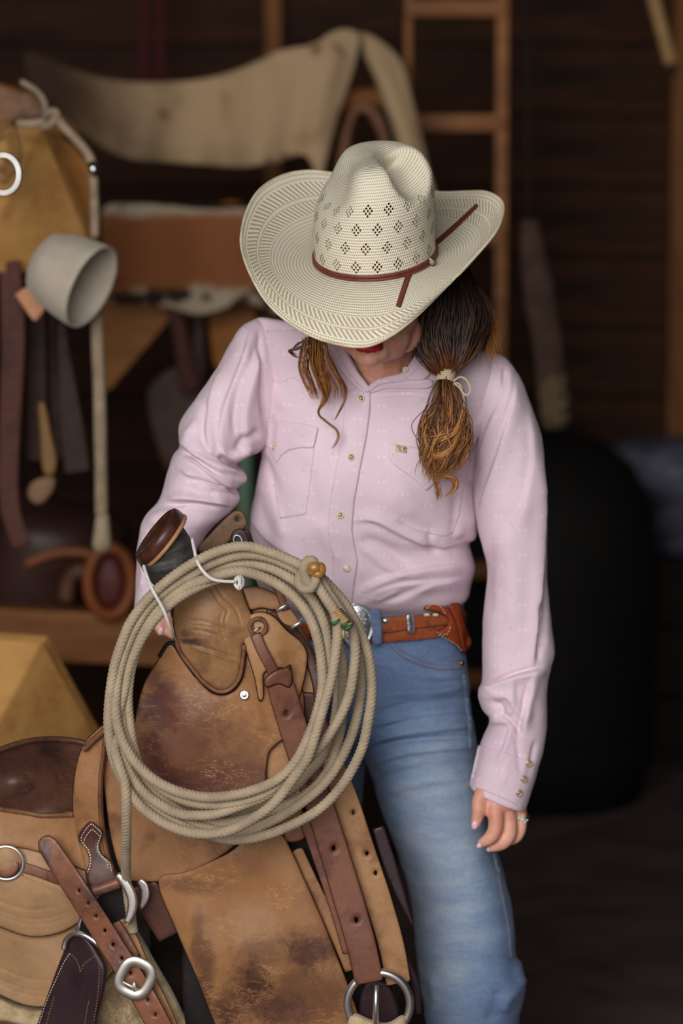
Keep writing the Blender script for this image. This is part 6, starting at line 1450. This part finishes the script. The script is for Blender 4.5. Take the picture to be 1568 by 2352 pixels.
sheet('wool_piece', [(70, 1110), (100, 1095), (124, 1092), (126, 1120), (106, 1150), (84, 1160), (62, 1140)], .95, plain('pale_wool', srgb(140, 108, 82), .95, .2, 30, .6), 'pale woolly strap end near the bottom of the straps', 'strap end', step=8, thick=.02)
# low beam and a second old saddle in the dark behind
lb = thing('low_beam', 'brown timber beam lying low behind the coiled rope', 'beam', P(200, 1500, 1.5))
c1 = P(130, 1455, 1.5); build('beam_timber', *box_geo((c1[0], c1[1], c1[2]), (1.15, .08, .105), rotm('Y', math.radians(2.5)), bev=.006), wood('beam_wood', srgb(150, 96, 48), srgb(110, 66, 32), scale=2.2), lb, smooth=False)
for dx in (-.35, .4): build('beam_leg', *box_geo((c1[0] + dx, c1[1] + .03, (c1[2] - .05) / 2), (.07, .06, c1[2] - .05)), M_dark, lb, smooth=False)
sp = thing('old_stirrup', 'round reddish leather-covered stirrup resting on the low beam', 'stirrup', P(250, 1420, 1.42))
build('rim', *ring_geo(P(252, 1336, 1.42), .046, .070, .012, (.95, .3, 0), (0, 0, 1), 48, 12), leather('orange_rim_leather', srgb(140, 76, 36), srgb(96, 50, 28), None), sp)
build('inner_pad', *lathe_geo([(.058, 0), (.055, .012), (.03, .018), (.002, .02)], P(246, 1336, 1.46), (-.1, -1, .0), side=(1, 0, 0), sides=36, sx=.72, sy=1.1), leather('red_pad_leather', srgb(92, 36, 32), srgb(52, 24, 24), None), sp)
osd = thing('old_saddle', 'dark old saddle standing in the shadow at the left', 'saddle', P(120, 1400, 1.6))
v_, f_, i_ = pairloft([(-60, 1120, 40, 1110, 1.75, .05), (-60, 1160, 150, 1150, 1.72, .12), (-60, 1210, 260, 1180, 1.70, .16), (-60, 1270, 300, 1240, 1.70, .17), (-60, 1330, 240, 1310, 1.70, .16), (-60, 1400, 220, 1395, 1.70, .14)], nu=50, nv=50); cap_rings(f_, i_)
build('seat_body', v_, f_, leather('old_saddle_leather', srgb(64, 40, 36), srgb(36, 26, 26), None, .5, 8, .45), osd)
build('cantle', *tube_geo(path3([(60, 1296), (120, 1272), (180, 1268), (230, 1280)], lambda x, y: np.full(len(x), 1.52)), [.012] * 25, sides=10), leather('cantle_leather', srgb(132, 78, 46), srgb(90, 52, 34), None), osd)
build('fork_arch', *tube_geo(path3([(150, 1380), (160, 1330), (185, 1310), (210, 1330), (218, 1370)], lambda x, y: np.full(len(x), 1.5)), .018, sides=10), leather('fork_leather', srgb(104, 66, 44), srgb(66, 40, 30), None), osd)
# green post behind the bent arm
gp = P(562, 1100, 1.2); tag(build('green_post', *lathe_geo([(.018, 0), (.018, gp[2] + .10), (.012, gp[2] + .11)], (gp[0], gp[1], 0), (0, 0, 1), sides=20), M_green, None, origin=(gp[0], gp[1], 0)), 'green painted post seen between the arm and shirt', 'post')
# girth with woolly end hanging right of the person
gh = thing('hanging_girth', 'pale girth with furry end hanging right of the pink sleeve', 'girth', P(1262, 992, 1.9))
v_, f_, i_ = pairloft([(1196, 505, 1236, 505, 1.9, .012), (1196, 600, 1258, 600, 1.9, .02), (1206, 700, 1278, 700, 1.9, .022), (1222, 800, 1294, 800, 1.9, .022), (1232, 880, 1300, 880, 1.9, .02)], nu=30, nv=40, rough=.004); cap_rings(f_, i_)
build('strap_body', v_, f_, plain('dusty_wool', srgb(84, 62, 52), .95, .2, 20, .4), gh)
v_, f_, i_ = pairloft([(1230, 862, 1300, 862, 1.9, .022), (1236, 900, 1306, 900, 1.9, .03), (1240, 950, 1306, 950, 1.9, .03), (1254, 984, 1296, 984, 1.9, .018)], nu=30, nv=24, rough=.006, rscale=50); cap_rings(f_, i_)
build('furry_end', v_, f_, plain('dusty_fur', srgb(122, 100, 78), .95, .25, 60, .8), gh)
build('hook_cord', *tube_geo(P([1214, 1210, 1206], [510, 300, -560], [1.9, 1.92, 1.95]), .005, sides=6), M_dark, gh)
# dark rounded barrel, tarpaulin bundle, stick
bar = thing('barrel', 'big dark barrel standing on the floor behind the hanging arm', 'barrel', P(1245, 1900, 3.02) * [1, 1, 0])
bx_ = P(1240, 1500, 3.02); zt2 = P(1240, 980, 3.02)[2]
build('barrel_body', *lathe_geo([(.28, 0), (.305, .15), (.316, zt2 - .40), (.312, zt2 - .31), (.292, zt2 - .20), (.245, zt2 - .10), (.165, zt2 - .035), (.07, zt2 - .006), (.01, zt2)], (bx_[0], 3.02, 0), (0, 0, 1), sides=48), M_tire, bar)
for h_ in (.2, zt2 - .42): build('hoop', *ring_geo((bx_[0], 3.02, h_), .313, .313, .006, (1, 0, 0), (0, 1, 0), 60, 8), M_tire, bar)
YT = 3.52
v_, f_, i_ = pairloft([(1420, 1016, 1480, 1004, YT, .03), (1400, 1040, 1600, 1012, YT, .10), (1440, 1100, 1680, 1080, YT, .15), (1490, 1170, 1720, 1160, YT, .16), (1500, 1230, 1730, 1225, YT, .16), (1500, 1262, 1730, 1262, YT, .155)], nu=70, nv=90, rough=.010, rscale=7,
                          fold=[([(1390, 1030), (1450, 1090), (1530, 1120), (1600, 1110)], 14, .02), ([(1480, 1220), (1530, 1216), (1600, 1200)], 12, .03), ([(1430, 1140), (1500, 1170), (1600, 1170)], 14, -.02)]); cap_rings(f_, i_)
dzz = v_[:, 2].min(); v_ = v_.copy(); 
tag(build('tarpaulin_bundle', v_, f_, M_grey, None, origin=(v_[:, 0].mean(), YT, dzz)), 'grey-blue tarpaulin bundle at the right edge', 'tarpaulin')
cr8 = thing('crate', 'dark wooden crate under the grey-blue tarpaulin bundle', 'crate', (v_[:, 0].mean(), YT, 0))
for k in range(3):
    hh = dzz / 3; 
    for (dx, dy, sx, sy) in ((0, -.16, .34, .02), (0, .16, .34, .02), (-.16, 0, .02, .30), (.16, 0, .02, .30)): build('slat', *box_geo((v_[:, 0].mean() + dx, YT + dy, hh * (k + .5)), (sx, sy, max(hh - .012, .01)), bev=.002), M_dark, cr8, smooth=False)
stk = thing('leaning_stick', 'pale stick slanting down at the top right corner', 'stick', P(1540, 150, 2.9))
build('stick_shaft', *tube_geo(P([1470, 1502, 1540], [-200, 0, 148], [3.0, 2.95, 2.9]), [.017, .017, .015], sides=12), wood('pale_stick', srgb(206, 166, 114), srgb(170, 128, 82), scale=4), stk)
build('stick_end', *tube_geo(P([1540, 1548], [148, 172], [2.9, 2.89]), [.014, .010], sides=12), M_strap_r, stk)
# reddish webbing hanging far back
for i, (x, lab) in enumerate(((328, 'left dark red web strap hanging on the back wall'), (366, 'right dark red web strap hanging on the back wall'))):
    sheet('web_strap', strap_outline([(x, -100), (x + 2, 0), (x, 100), (x + 4, 190)], [14] * 4), 3.4, plain('red_webbing_%d' % i, srgb(96, 30, 40), .8, .2), lab, 'strap', 'red web straps on the back wall', smooth=False, thick=.004, er=3)

for o in bpy.data.objects:
    if '_w' in o.keys(): del o['_w']
